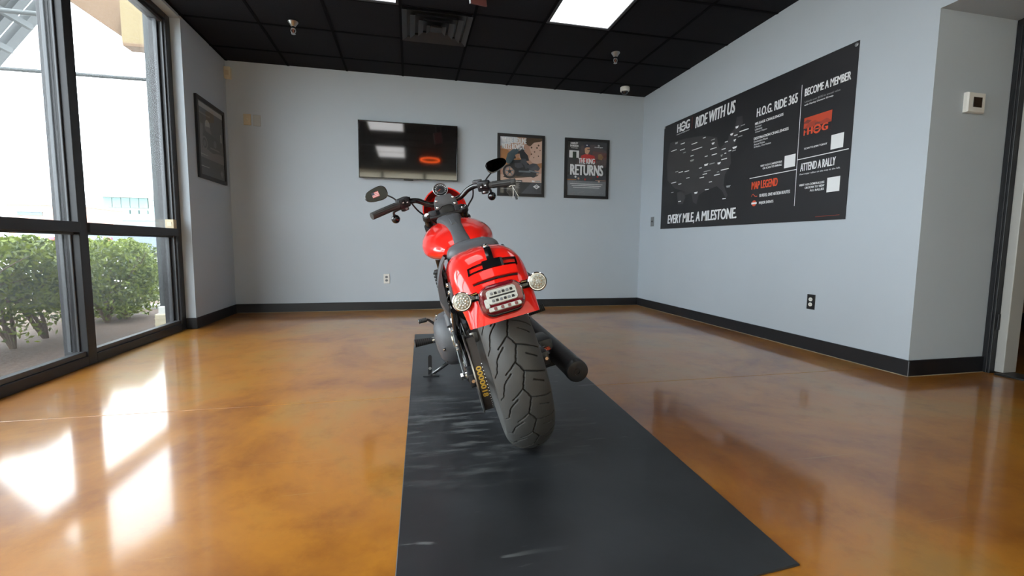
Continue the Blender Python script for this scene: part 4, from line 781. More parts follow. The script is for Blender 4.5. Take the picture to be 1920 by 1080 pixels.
# cables
part(MB().tube([(-.20, 1.02, 1.10), (-.17, 1.12, 1.05), (-.10, 1.2, .98), (-.04, 1.2, .9)], .005, 8), 'clutch_cable', 'black'); part(MB().tube([(.17, 1.04, 1.10), (.165, 1.12, 1.06), (.13, 1.17, 1.02), (.08, 1.2, .95)], .005, 8), 'brake_hose', 'black')
# ---------------------------------------------------------------- big banner on the right wall
def BP(u, v, h): return (XR-.006-h, 5.065-u, v)
bn = thing('wall_banner', 'large black printed banner with a country map on the right wall', 'banner', (XR, 3.85, 1.6))
rel(MB().loft([[(XR-.001, 5.068, 1.0), (XR-.001, 2.642, .989), (XR-.001, 2.635, 2.190), (XR-.001, 5.066, 2.212)], [(XR-.006, 5.068, 1.0), (XR-.006, 2.642, .989), (XR-.006, 2.635, 2.190), (XR-.006, 5.066, 2.212)]]).build('sheet', 'print_k', bn), bn)
A = Flat(BP)
A.poly([(0.141, 1.995), (0.457, 1.977), (0.76, 1.939), (0.981, 1.872), (1.013, 1.788), (1.041, 1.75), (1.151, 1.813), (1.163, 1.863), (1.235, 1.892), (1.255, 1.995), (1.33, 1.985), (1.341, 1.923), (1.275, 1.817), (1.25, 1.75), (1.193, 1.688), (1.209, 1.579), (1.128, 1.485), (1.119, 1.388), (1.185, 1.283), (1.163, 1.253), (1.099, 1.336), (1.018, 1.39), (0.823, 1.362), (0.73, 1.331), (0.698, 1.239), (0.636, 1.268), (0.598, 1.369), (0.483, 1.356), (0.425, 1.413), (0.276, 1.455), (0.113, 1.568), (0.086, 1.77)], 'print_map', .0003)
A.poly([(0.325, 1.405), (0.40, 1.41), (0.469, 1.402), (0.49, 1.331), (0.447, 1.266), (0.347, 1.268)], 'print_map', .0003)
A.build('map', bn, 'charcoal country map silhouette')
LAB = [(.243, 1.967, .3), (.358, 1.931, .434), (.166, 1.888, .282), (.349, 1.865, .441), (.411, 1.825, .463), (.564, 1.886, .664), (.573, 1.82, .751), (.757, 1.909, .804), (.892, 1.858, .953), (.906, 1.824, .952), (.887, 1.769, .985), (.555, 1.763, .608), (.55, 1.717, .62), (.802, 1.712, .85), (.915, 1.707, .995), (.799, 1.63, .865), (.887, 1.622, .966), (.715, 1.608, .761), (1.01, 1.611, 1.06), (1.067, 1.634, 1.149), (.271, 1.637, .33), (.338, 1.62, .422), (.455, 1.612, .54), (.493, 1.536, .552), (.798, 1.559, .908), (.783, 1.534, .854), (.732, 1.505, .808), (1.067, 1.533, 1.181), (1.008, 1.524, 1.042), (.968, 1.498, 1.054), (.196, 1.52, .298), (.344, 1.489, .402), (.204, 1.411, .251), (.651, 1.362, .71), (.892, 1.441, .939), (.832, 1.371, .894), (1.159, 1.367, 1.219), (1.112, 1.252, 1.161), (.356, 1.294, .41), (1.244, 1.901, 1.287), (1.316, 1.896, 1.369), (1.303, 1.846, 1.419), (1.177, 1.851, 1.22), (1.233, 1.826, 1.279), (1.284, 1.803, 1.343), (1.227, 1.786, 1.261), (1.106, 1.793, 1.148), (1.063, 1.732, 1.122), (1.052, 1.679, 1.085), (1.108, 1.686, 1.134), (1.165, 1.698, 1.203), (1.218, 1.719, 1.28), (1.216, 1.689, 1.268)]
for k, (u0, v, u1) in enumerate(LAB):
    A = Flat(BP); kk = 'print_w' if k % 4 else 'print_g'; two = k % 3 == 0 and u1-u0 < .07
    if two: A.poly([(u0, v+.0085), (u0, v+.001), (u0+.006, v+.001), (u0+.006, v-.010), (u1-.008, v-.010), (u1-.008, v+.001), (u1, v+.001), (u1, v+.0085)], kk, .0006)
    else: A.rect(u0, v, u1, v+.0085, kk, .0006)
    A.build('map_marker', bn)
def T(name, items, lab=None):
    for it in items:
        A = Flat(BP); t, u0, v0, u1, v1, k = it[:6]; A.text(t, u0, v0, u1, v1, k, bold=it[6] if len(it) > 6 else .03, slant=it[7] if len(it) > 7 else 0); A.build(name, bn, lab)
A = Flat(BP); A.text('H', .273, 2.078, .345, 2.172, 'print_w', bold=.05); A.text('G', .437, 2.078, .515, 2.174, 'print_w', bold=.05)
A.ring(.391, 2.125, .054, .033, 'print_w', .0006); A.rect(.330, 2.112, .452, 2.138, 'print_k', .0008); A.rect(.340, 2.118, .442, 2.132, 'print_w', .001)
A.text('HARLEY OWNERS GROUP', .268, 2.052, .512, 2.063, 'print_w', bold=.02); A.rect(.555, 2.055, .5575, 2.18, 'print_o', .0006); A.build('club_emblem', bn, 'white emblem of H, ringed bar and G')
T('headline', [('RIDE WITH US', .615, 2.045, 1.224, 2.160, 'print_w', .055, .08)], 'white headline reading RIDE WITH US')
T('headline', [('EVERY MILE, A MILESTONE.', .152, 1.040, 1.323, 1.160, 'print_w', .055, .05)], 'white headline reading EVERY MILE, A MILESTONE.')
T('headline', [('H.O.G. RIDE 365', 1.510, 1.925, 1.946, 2.000, 'print_w', .05)], 'white headline reading H.O.G. RIDE 365')
T('headline', [('BECOME A MEMBER', 2.009, 1.948, 2.390, 2.006, 'print_w', .05)], 'white headline reading BECOME A MEMBER')
T('headline', [('ATTEND A RALLY', 2.013, 1.380, 2.318, 1.440, 'print_w', .05)], 'white headline reading ATTEND A RALLY')
T('headline', [('MAP LEGEND', 1.497, 1.298, 1.795, 1.366, 'print_o', .055)], 'orange headline reading MAP LEGEND')
T('small_text', [('MILEAGE CHALLENGES', 1.497, 1.860, 1.811, 1.882, 'print_w', .04), ('Annual', 1.499, 1.836, 1.572, 1.852, 'print_w', .02), ('Lifetime', 1.501, 1.812, 1.585, 1.828, 'print_w', .02), ('Annual Chapter', 1.503, 1.788, 1.643, 1.804, 'print_w', .02),
  ('DESTINATION CHALLENGES', 1.492, 1.732, 1.874, 1.754, 'print_w', .04), ('Destination Photo', 1.494, 1.708, 1.656, 1.724, 'print_w', .02), ('Annual Rides', 1.496, 1.684, 1.624, 1.700, 'print_w', .02), ('50 Rides, One Nation', 1.498, 1.660, 1.695, 1.676, 'print_w', .02)])
T('small_text', [('VISIT H-D.COM/RIDE365', 1.590, 1.483, 1.827, 1.499, 'print_w', .04), ('OR SCAN TO ENROLL', 1.618, 1.458, 1.829, 1.474, 'print_w', .04)])
T('small_text', [('50 RIDES, ONE NATION ROUTES', 1.598, 1.220, 1.928, 1.250, 'print_w', .045), ('MAJOR EVENTS', 1.598, 1.156, 1.761, 1.186, 'print_w', .045)])
T('small_text', [('Unlock over $500 in annual value', 2.014, 1.896, 2.314, 1.912, 'print_g', .02), ('with Harley Owners Group.', 2.012, 1.872, 2.263, 1.888, 'print_w', .03), ('SCAN TO JOIN TODAY', 2.038, 1.538, 2.238, 1.555, 'print_w', .04)])
T('small_text', [('Find major rallies on the map to the left.', 2.012, 1.347, 2.358, 1.363, 'print_w', .015), ('VISIT H-D.COM/RALLIES', 2.014, 1.264, 2.237, 1.280, 'print_w', .04), ('OR SCAN TO VIEW', 2.068, 1.239, 2.239, 1.255, 'print_w', .04), ('ALL RALLIES', 2.116, 1.214, 2.238, 1.230, 'print_w', .04)])
A = Flat(BP)
for a, b_, w in [((1.979, 1.117), (1.979, 2.045), .005), ((1.468, 1.402), (1.979, 1.402), .006), ((1.979, 1.475), (2.412, 1.475), .006)]: A.line(a, b_, w, 'print_w')
A.line((2.179, 1.02), (2.379, 1.022), .0015, 'print_o'); A.build('divider_lines', bn)
for q in [(1.851, 1.43, 1.96, 1.528), (2.268, 1.496, 2.367, 1.599), (2.26, 1.192, 2.363, 1.297)]:
    Flat(BP).rect(*q, 'print_w').build('blank_square', bn, 'pale square on the banner')
A = Flat(BP); pm('card1', (.55, .07, .03)); pm('card2', (.38, .055, .03)); pm('card3', (.20, .05, .04))
A.rect(2.020, 1.640, 2.260, 1.782, 'card1'); A.poly([(2.02, 1.70), (2.06, 1.735), (2.12, 1.745), (2.16, 1.72), (2.22, 1.735), (2.26, 1.71), (2.26, 1.66), (2.02, 1.66)], 'card2', .0006); A.poly([(2.02, 1.75), (2.05, 1.765), (2.09, 1.75), (2.06, 1.735), (2.02, 1.74)], 'card3', .0007)
A.poly([(2.12, 1.725), (2.17, 1.722), (2.15, 1.70), (2.12, 1.705)], 'card3', .0007)
A.rect(2.020, 1.640, 2.260, 1.700, 'print_k', .0008)
for t_, a, b_ in (('H', 2.055, 2.105), ('G', 2.180, 2.235)): A.text(t_, a, 1.650, b_, 1.702, 'print_o', .001, .05)
A.ring(2.142, 1.676, .034, .020, 'print_o', .001); A.rect(2.112, 1.670, 2.172, 1.683, 'print_k', .0012); A.rect(2.117, 1.673, 2.167, 1.680, 'print_o', .0014); A.rect(2.024, 1.65, 2.034, 1.69, 'print_o', .001); A.rect(2.034, 1.672, 2.048, 1.678, 'print_o', .001)
A.build('orange_card', bn, 'orange picture card with the club emblem')
A = Flat(BP)
pts = [(1.502, 1.236), (1.51, 1.252), (1.522, 1.258), (1.535, 1.245), (1.55, 1.234), (1.573, 1.236)]
for a, b_ in zip(pts, pts[1:]): A.line(a, b_, .005, 'print_o', .0006)
A.ring(1.539, 1.176, .026, .015, 'print_o', .0006); A.disc(1.539, 1.176, .015, 'print_o', .0005); A.rect(1.507, 1.168, 1.571, 1.184, 'print_w', .0008); A.build('legend_symbols', bn, 'orange route squiggle and round badge')
for (u, v) in ((.012, 2.198), (2.412, 2.168)):
    o = MB().lathe(BP(u, v, 0), (-1, 0, 0), [(0, .013), (.002, .013), (.003, .008), (.006, .006), (.006, 0)], 16).build('grommet', 'steel', bn, True); rel(o, bn)

# ---------------------------------------------------------------- framed posters
def framed(name, lab, P, w, h, ax):
    t = thing(name, lab, 'framed poster', P(w/2, h/2, 0)); fw = .034; f = MB()
    def bx(u0, v0, u1, v1, h0, h1, n, m):
        q = [(u0, v0), (u1, v0), (u1, v1), (u0, v1)]; o = MB().loft([[P(a, b_, h0) for a, b_ in q], [P(a, b_, h1) for a, b_ in q]]).build(n, m, t); return rel(o, t)
    for a in [(0, 0, w, fw), (0, h-fw, w, h), (0, fw, fw, h-fw), (w-fw, fw, w, h-fw)]: bx(*a, 0, .022, 'frame_rail', 'black')
    bx(fw, fw, w-fw, h-fw, 0, .008, 'backing', 'print_k')
    return t
fw = .034
# poster 1 : rider on a black motorcycle in a desert
P1 = lambda u, v, h: (1.056+u, D-.001-h, 1.392+v); W1, H1 = .598, .750
p = framed('framed_poster', 'framed poster reading WHERE REDLINE MEETS ROWDY on the back wall', P1, W1, H1, 'b')
for k, c in dict(sand=(.50, .30, .22), sand2=(.62, .43, .35), ochre=(.38, .17, .06), shrub=(.09, .055, .03), sky1=(.55, .60, .68), bike=(.018, .02, .026), bike2=(.06, .065, .08), slate=(.055, .062, .075), skin=(.42, .22, .13), slate2=(.16, .19, .22), teal=(.045, .08, .10)).items(): pm(k, c)
P = lambda u, v, h: P1(u, v, h+.009)
A = Flat(P); A.rect(fw, .175, W1-fw, H1-fw, 'sand'); A.poly([(fw, .60), (.25, .66), (.25, .716), (fw, .716)], 'sky1', .0005); A.poly([(fw, .38), (fw, .57), (.12, .56), (.22, .50), (.30, .45), (.22, .38)], 'ochre', .0006)
A.poly([(.33, .66), (.36, .716), (.564, .716), (.564, .69), (.50, .655), (.45, .61), (.39, .62)], 'shrub', .0006); A.poly([(.40, .60), (.46, .66), (.564, .68), (.564, .40), (.46, .40), (.40, .46), (.43, .53)], 'sand2', .0007)
A.poly([(.40, .38), (.564, .42), (.564, .36), (.40, .34)], 'ochre', .0008); A.poly([(fw, .175), (W1-fw, .175), (W1-fw, .29), (.36, .24), (fw, .26)], 'sand2', .0006)
for u, v, r_ in [(.43, .60, .012), (.47, .55, .009), (.52, .50, .008), (.50, .60, .012), (.43, .52, .010), (.54, .57, .007), (.46, .48, .007), (.52, .63, .012)]: A.disc(u, v, r_, 'shrub', .0009, n=8)
A.poly([(.07, .232), (.16, .215), (.50, .25), (.53, .275), (.20, .26), (.10, .25)], 'shrub', .0009)
A.build('photo_print', p, 'desert scene behind the rider')
A = Flat(P)
A.ring(.155, .300, .088, .060, 'bike', .0012); A.disc(.155, .300, .060, 'sand', .0011); A.ring(.155, .300, .056, .048, 'slate2', .0013)
for k in range(5): t0 = 2*PI*k/5+.4; A.line((.155, .3), (.155+.05*math.cos(t0), .3+.05*math.sin(t0)), .014, 'slate2', .0013)
A.disc(.155, .3, .02, 'bike', .0014); A.ring(.455, .278, .042, .026, 'bike', .0012); A.disc(.455, .278, .026, 'slate2', .0011)
A.poly([(.10, .42), (.13, .52), (.20, .575), (.265, .58), (.27, .52), (.22, .47), (.19, .40), (.13, .39)], 'teal', .0014)
A.poly([(.14, .38), (.20, .44), (.33, .45), (.40, .40), (.44, .345), (.50, .30), (.49, .25), (.24, .245), (.22, .31)], 'bike', .0014); A.poly([(.385, .385), (.45, .41), (.50, .405), (.545, .35), (.52, .32), (.42, .33), (.37, .36)], 'bike2', .0016)
A.poly([(.215, .40), (.30, .415), (.33, .36), (.26, .34), (.22, .36)], 'bike2', .0016); A.rect(.27, .295, .42, .315, 'slate2', .0018); A.poly([(.40, .31), (.53, .29), (.53, .305), (.40, .33)], 'slate2', .0017)
A.disc(.305, .575, .035, 'bike', .0018); A.disc(.285, .568, .014, 'slate2', .0019, n=10); A.poly([(.27, .55), (.33, .56), (.385, .50), (.40, .44), (.33, .43), (.29, .47)], 'bike', .0017); A.poly([(.29, .54), (.23, .46), (.20, .455), (.22, .49), (.27, .55)], 'bike', .0018); A.poly([(.22, .50), (.26, .52), (.28, .50), (.24, .45)], 'skin', .0019)
A.poly([(.30, .46), (.36, .46), (.39, .36), (.36, .33), (.34, .38), (.29, .42)], 'slate', .0019)
A.build('rider_print', p, 'printed rider in black leaning over a black motorcycle')
A = Flat(P); A.rect(fw, fw, W1-fw, .176, 'print_k', .0006); A.poly([(.30, fw), (W1-fw, fw), (W1-fw, .176), (.44, .176)], 'slate', .0008); A.rect(.19, .172, .315, .198, 'print_k', .0010); A.text('GET ROLLING', .20, .178, .305, .190, 'print_w', .0014, .03)
for k in range(5): A.rect(.20, .158-.014*k, .285-.012*(k % 2), .161-.014*k, 'print_g', .0010)
A.rect(.05, .088, .24, .091, 'print_g', .001)
A.poly([(.455, .125), (.50, .155), (.545, .125), (.50, .095)], 'print_w', .0012); A.poly([(.475, .125), (.50, .143), (.525, .125), (.50, .107)], 'slate', .0014); A.rect(.460, .121, .540, .130, 'print_w', .0016)
A.rect(.44, .18, .475, .20, 'print_w', .001); A.rect(.485, .18, .55, .20, 'print_g', .001); A.build('caption_band', p)
A = Flat(P); A.text('WHERE REDLINE', .055, .640, .365, .706, 'print_w', .0022, .055); A.text('MEETS ROWDY.', .055, .570, .345, .634, 'print_w', .0022, .055); A.build('headline', p, 'white headline reading WHERE REDLINE MEETS ROWDY.')
rel(MB().loft([[P(*q, .0045) for q in [(fw, fw), (W1-fw, fw), (W1-fw, H1-fw), (fw, H1-fw)]], [P(*q, .006) for q in [(fw, fw), (W1-fw, fw), (W1-fw, H1-fw), (fw, H1-fw)]]]).build('glazing', glassm('poster_glass', (1, 1, 1), .03, .0), p), p)
# poster 2 : THE KING RETURNS
P2 = lambda u, v, h: (1.920+u, D-.001-h, 1.394+v); W2, H2 = .60, .746
p = framed('framed_poster', 'framed poster reading THE KING RETURNS nearest the right corner', P2, W2, H2, 'b'); Pq = lambda u, v, h: P2(u, v, h+.009)
for k, c in dict(night=(.030, .030, .034), night2=(.075, .055, .055), wine=(.13, .05, .045), redshirt=(.55, .025, .02), face=(.62, .36, .22), capc=(.02, .02, .05), glove=(.25, .14, .06), fog=(.19, .21, .235), green=(.015, .04, .02)).items(): pm(k, c)
A = Flat(Pq); A.rect(fw, fw, W2-fw, H2-fw, 'night'); A.poly([(.15, .40), (W2-fw, .40), (W2-fw, .60), (.40, .68), (.22, .66)], 'night2', .0006); A.poly([(.36, .50), (W2-fw, .50), (W2-fw, .58), (.38, .60)], 'wine', .0007); A.rect(fw, fw, W2-fw, .22, 'fog', .0006); A.rect(fw, .22, W2-fw, .29, 'slate', .0006)
for u, v, c in [(.15, .27, 'print_w'), (.19, .25, 'sand'), (.28, .24, 'redshirt'), (.36, .26, 'wine'), (.45, .28, 'redshirt'), (.47, .22, 'sand2')]: A.disc(u, v, .014, c, .0008, n=8)
A.rect(.42, .23, W2-fw, .235, 'sand', .0008); A.rect(.04, .225, .16, .238, 'ochre', .0008); A.build('photo_print', p)
A = Flat(Pq); A.poly([(.20, .455), (.22, .535), (.27, .555), (.33, .555), (.40, .54), (.42, .455)], 'redshirt', .0012); A.poly([(.27, .57), (.265, .62), (.29, .65), (.33, .65), (.335, .60), (.32, .57), (.31, .555), (.29, .555)], 'face', .0014)
A.poly([(.255, .635), (.26, .675), (.29, .69), (.325, .685), (.345, .645), (.30, .642)], 'capc', .0016); A.rect(.285, .662, .305, .672, 'print_w', .0018); A.rect(.30, .612, .338, .622, 'bike', .0018); A.poly([(.45, .50), (.50, .49), (.525, .53), (.49, .57), (.45, .56)], 'glove', .0012); A.build('ballplayer_print', p, 'printed ballplayer in a red shirt and dark cap')
A = Flat(Pq); A.rect(.06, .505, .19, .595, 'print_w', .0012); A.text('1', .105, .49, .155, .58, 'green', .0016, .08); A.build('number_square', p, 'pale square with a dark 1')
A = Flat(Pq); A.text('THE KING', .185, .435, .405, .505, 'print_w', .0022, .06); A.text('RETURNS', .075, .290, .525, .425, 'print_w', .0022, .07)
A.build('headline', p, 'white headline reading THE KING RETURNS')
A = Flat(Pq); A.text('HARLEY', .075, .672, .175, .697, 'print_w', .002, .06); A.text('DAVIDSON', .07, .640, .18, .664, 'print_w', .002, .06); A.text('FACTORY RACING', .08, .620, .17, .630, 'print_w', .002, .04); A.text('DYNOJET', .40, .638, .515, .652, 'print_w', .002, .05, ); A.ring(.455, .668, .012, .007, 'print_w', .002)
A.build('small_text', p)
for k, (a, b_) in enumerate([(.08, .52), (.10, .50), (.12, .48)]): Flat(Pq).rect(a, .178-.022*k, b_, .184-.022*k, 'print_w', .001).build('text_line', p)
rel(MB().loft([[Pq(*q, .0045) for q in [(fw, fw), (W2-fw, fw), (W2-fw, H2-fw), (fw, H2-fw)]], [Pq(*q, .006) for q in [(fw, fw), (W2-fw, fw), (W2-fw, H2-fw), (fw, H2-fw)]]]).build('glazing', bpy.data.materials['poster_glass'], p), p)
# poster 3 : left wall, black and white
P3 = lambda u, v, h: (XL+.001+h, 4.808+u, 1.386+v); W3, H3 = .645, .748
p = framed('framed_poster', 'framed monochrome poster of a rider on the dark left wall', P3, W3, H3, 'l'); Pr = lambda u, v, h: P3(u, v, h+.009)
for k, c in dict(g1=(.42, .41, .40), g2=(.16, .155, .15), g3=(.06, .06, .062), g4=(.028, .028, .03), g5=(.11, .12, .13)).items(): pm(k, c)
A = Flat(Pr); A.rect(fw, fw, W3-fw, H3-fw, 'g3'); A.rect(fw, .66, W3-fw, .705, 'g1', .0006); A.rect(fw, .60, .30, .615, 'g2', .0006); A.rect(fw, .20, W3-fw, .29, 'g2', .0006); A.poly([(fw, .29), (.09, .52), (.14, .50), (.10, .29)], 'g2', .0007); A.rect(fw, fw, W3-fw, .20, 'g4', .0006); A.build('photo_print', p)
A = Flat(Pr); A.disc(.24, .52, .055, 'g1', .0012, rv=.05); A.poly([(.17, .50), (.20, .46), (.28, .45), (.34, .43), (.31, .48), (.28, .51)], 'g2', .0014); A.poly([(.16, .46), (.12, .38), (.16, .30), (.34, .27), (.50, .30), (.56, .40), (.44, .43), (.30, .45)], 'g4', .0015)
A.ring(.16, .34, .065, .048, 'g2', .0017); A.disc(.16, .34, .03, 'g5', .0017); A.disc(.40, .37, .035, 'g5', .0017); A.rect(.28, .31, .50, .325, 'g2', .0018); A.rect(.54, .42, .57, .50, 'g1', .0018); A.build('rider_print', p)
Flat(Pr).rect(.06, .225, .22, .232, 'g1', .002).build('text_line', p); Flat(Pr).rect(.06, .115, .24, .121, 'g1', .002).build('text_line', p); Flat(Pr).poly([(.50, .10), (.54, .14), (.58, .10), (.54, .06)], 'g2', .002).build('emblem', p)
rel(MB().loft([[Pr(*q, .0045) for q in [(fw, fw), (W3-fw, fw), (W3-fw, H3-fw), (fw, H3-fw)]], [Pr(*q, .006) for q in [(fw, fw), (W3-fw, fw), (W3-fw, H3-fw), (fw, H3-fw)]]]).build('glazing', bpy.data.materials['poster_glass'], p), p)

# ---------------------------------------------------------------- rubber mat under the motorcycle
cr = [(-.048, .80), (.930, .872), (1.105, 4.02), (.036, 3.987)]
b = bmesh.new(); n = 14; top = []
def lerp2(s_, t_): return [(1-s_)*((1-t_)*cr[0][k]+t_*cr[3][k])+s_*((1-t_)*cr[1][k]+t_*cr[2][k]) for k in (0, 1)]
rings = []
per = [(k/n, 0) for k in range(n)]+[(1, k/n) for k in range(n)]+[(1-k/n, 1) for k in range(n)]+[(0, 1-k/n) for k in range(n)]
def rg(z, ins): return [((lerp2(s_, t_)[0]-.5)*(1-ins)+.5, (lerp2(s_, t_)[1]-2.4)*(1-ins*.4)+2.4, z) for s_, t_ in per]
b.free()
o = MB().loft([rg(.0005, 0), rg(.0045, 0), rg(.006, .004)]).build('floor_mat', 'mat'); tag(o, 'long black rubber mat under the red motorcycle', 'mat')
# ---------------------------------------------------------------- outside the windows
struct(MB().box((-5.2, -6, -.30), (-2.11, 9.0, -.035)).build('garden_bed', 'soil'), 'brown soil bed outside the window')
k_ = struct(MB().box((-3.95, 6.35, -.06), (-2.11, 6.5, .015), .01).build('kerb', 'concrete'), 'low kerb at the end of the soil bed'); MB().box((-5.35, -6, -.06), (-5.2, 9, .015), .01).build('kerb_side', 'concrete', k_)
struct(MB().box((-120, -40, -.4), (-2.11, 140, -.06)).build('parking_lot', 'concrete'), 'bright concrete parking lot')
def bush(lab, boxes, nleaf, seed, stems, group='clipped hedge shrubs'):
    rng = np.random.default_rng(seed); V = []; cen = []
    for (x0, x1, y0, y1, z0, z1), n in boxes:
        c = np.array([(x0+x1)/2, (y0+y1)/2, (z0+z1)/2]); h = np.array([(x1-x0)/2, (y1-y0)/2, (z1-z0)/2])
        d = rng.normal(size=(n, 3)); d /= np.linalg.norm(d, axis=1)[:, None]; e = 3.4; rad = (np.abs(d)**e).sum(1)**(-1/e)
        wob = 1+.07*np.sin(d[:, 1]*11+seed)+.06*np.sin(d[:, 0]*13+d[:, 2]*9)
        t_ = rng.uniform(.45, 1, n)**.45; p_ = c+d*(rad*t_*wob)[:, None]*h
        keep = (p_[:, 2] > z0+.25*(z1-z0)) | (rng.uniform(size=n) < .45); cen.append(p_[keep])
    C_ = np.concatenate(cen); n = len(C_); a = rng.normal(size=(n, 3)); a /= np.linalg.norm(a, axis=1)[:, None]; b_ = np.cross(a, rng.normal(size=(n, 3))); b_ /= np.linalg.norm(b_, axis=1)[:, None]
    L_ = rng.uniform(.016, .030, n)[:, None]; w_ = L_*.45
    v = np.stack([C_-a*L_, C_+b_*w_, C_+a*L_, C_-b_*w_], 1).reshape(-1, 3)
    me = bpy.data.meshes.new('foliage'); me.vertices.add(len(v)); me.vertices.foreach_set('co', v.ravel()); me.loops.add(4*n); me.loops.foreach_set('vertex_index', np.arange(4*n)); me.polygons.add(n); me.polygons.foreach_set('loop_start', np.arange(n)*4); me.polygons.foreach_set('loop_total', np.full(n, 4)); me.update(calc_edges=True)
    bx = boxes[0][0]; root = thing('hedge_shrub', lab, 'shrub', ((bx[0]+bx[1])/2, (bx[2]+bx[3])/2, -.035), group)
    me.materials.append(M['leaf']); o = bpy.data.objects.new('foliage', me); COL.objects.link(o); o.parent = root; o['kind'] = 'stuff'; rel(o, root)
    random.seed(seed)
    for (x, y) in stems:
        for k in range(4):
            f = MB(); pts = [(x, y, -.05)]; dx, dy = random.uniform(-.35, .35), random.uniform(-.35, .35)
            for j in range(1, 5): pts.append((x+dx*(j/4)**1.2+random.uniform(-.03, .03), y+dy*(j/4)+random.uniform(-.03, .03), -.05+.17*j))
            f.tube(pts, [.018, .004], 7)
            for j in (2, 3): q = pts[j]; f.tube([q, (q[0]+random.uniform(-.12, .12), q[1]+random.uniform(-.12, .12), q[2]+.12), (q[0]+random.uniform(-.2, .2), q[1]+random.uniform(-.2, .2), q[2]+.22)], [.007, .002], 5)
            rel(f.build('stem', 'bark', root, True), root)
    return root
bush('near hedge shrub with bare stems at the left window edge', [((-3.55, -2.60, 3.5, 4.92, .22, .80), 15000), ((-3.3, -2.75, 3.8, 4.7, .0, .5), 1500)], 0, 3, [(-2.85, 3.75), (-2.95, 4.15), (-3.0, 4.55)])
bush('rounded hedge shrub in the window bay next to the wall', [((-3.50, -2.70, 5.12, 6.08, .0, .79), 17000)], 0, 8, [(-3.0, 5.35), (-3.1, 5.85)])
bush('hedge shrub nearer the viewer outside the second bay', [((-3.55, -2.60, 1.9, 3.35, .20, .80), 9000)], 0, 11, [(-2.95, 2.6)])
# grey post with a cream block foot beside the window
t = thing('porch_post', 'grey porch post with cream block foot beside the window end', 'post', (-2.21, 4.82, -.035))
rel(MB().box((-2.268, 4.80, .12), (-2.150, 4.86, 3.05), .006).build('post', 'rafter', t), t); rel(MB().box((-2.150, 4.735, .15), (-2.138, 4.748, 3.05)).build('downpipe', 'ivory', t), t)
rel(MB().box((-2.285, 4.73, -.05), (-2.135, 4.90, .125), .012).build('block_foot', 'ivory', t), t); rel(MB().box((-2.262, 4.75, .12), (-2.135, 4.88, .19), .008).build('block_foot', 'white', t), t)
for z in (.03, .08): rel(MB().box((-2.288, 4.727, z), (-2.134, 4.903, z+.004)).build('groove', 'tanpl', t), t)
# porch roof seen from below
t = thing('porch_roof', 'dark slatted porch roof with steel rafters seen from below', 'roof', (-4.8, 6, 2.9))
def slope(y0, y1, off, th, x0=-5.5, x1=-4.22, z0=2.03+.0, mi=0):
    sl = (3.73-3.08)/(-4.33+4.83); f = lambda x: 3.73+(x+4.33)*sl+off
    return MB().loft([[(x0, y, f(x0)), (x1, y, f(x1)), (x1-th*.79, y, f(x1)+th*.6), (x0-th*.79, y, f(x0)+th*.6)] for y in (y0, y1)])
rel(slope(7.0, 7.14, 0, .09).build('rafter', 'rafter', t), t); rel(slope(6.78, 6.9, .03, .09).build('rafter', 'rafter', t), t)
for k in range(2): rel(slope(6.02+.375*k, 6.38+.375*k, .10, .03).build('roof_panel', 'roofsteel', t), t)
for z, y in ((3.58, 6.55), (3.29, 6.5)): pass
sl = 1.3
for zz in (3.12, 3.42, 2.82): x = -4.33+(zz-3.73)/sl; rel(MB().box((x-.03, 4.85, zz-.03), (x+.03, 7.1, zz+.04)).build('purlin', 'rafter', t), t)
t = thing('tie_bars', 'two thin steel tie bars running out from the building', 'bar', (-3.2, 5.0, 2.27))
rel(MB().cyl((-6.5, 5.0, 2.27), (-2.22, 4.98, 2.27), .017, n=10).build('lower_bar', 'rafter', t, True), t); rel(MB().cyl((-6.5, 5.0, 2.76), (-2.95, 5.0, 2.76), .020, n=10).build('upper_bar', 'rafter', t, True), t); rel(MB().box((-2.98, 4.97, 2.72), (-2.93, 5.03, 2.80)).build('clevis', 'rafter', t), t)
rel(MB().box((-2.235, 4.97, 2.23), (-2.2, 5.0, 2.31)).build('bracket', 'rafter', t), t)
t = thing('gable_wall', 'tan stucco gable with a yellow pilaster outside the window', 'gable', (-3.6, 7, 3.4))
rel(MB().prism([(-4.05, 3.73), (-2.85, 2.91), (-2.85, 4.4), (-4.9, 4.4), (-4.9, 4.31)], 1, 7.0, 7.35).build('gable_panel', 'stucco', t), t)
rel(MB().box((-3.46, 6.83, 3.24), (-3.20, 6.999, 3.78), .004).build('pilaster', 'yellow', t), t); rel(MB().box((-3.44, 6.80, 3.20), (-2.9, 6.999, 3.24), .004).build('pilaster_ledge', 'stucco', t), t)
struct(MB().box((-2.6, -3, 3.95), (-2.1, 9, 4.1)).build('shading_eave', 'stucco'), 'unseen overhang added above the windows to block skylight')  # out of view, added to keep skylight off the upper walls
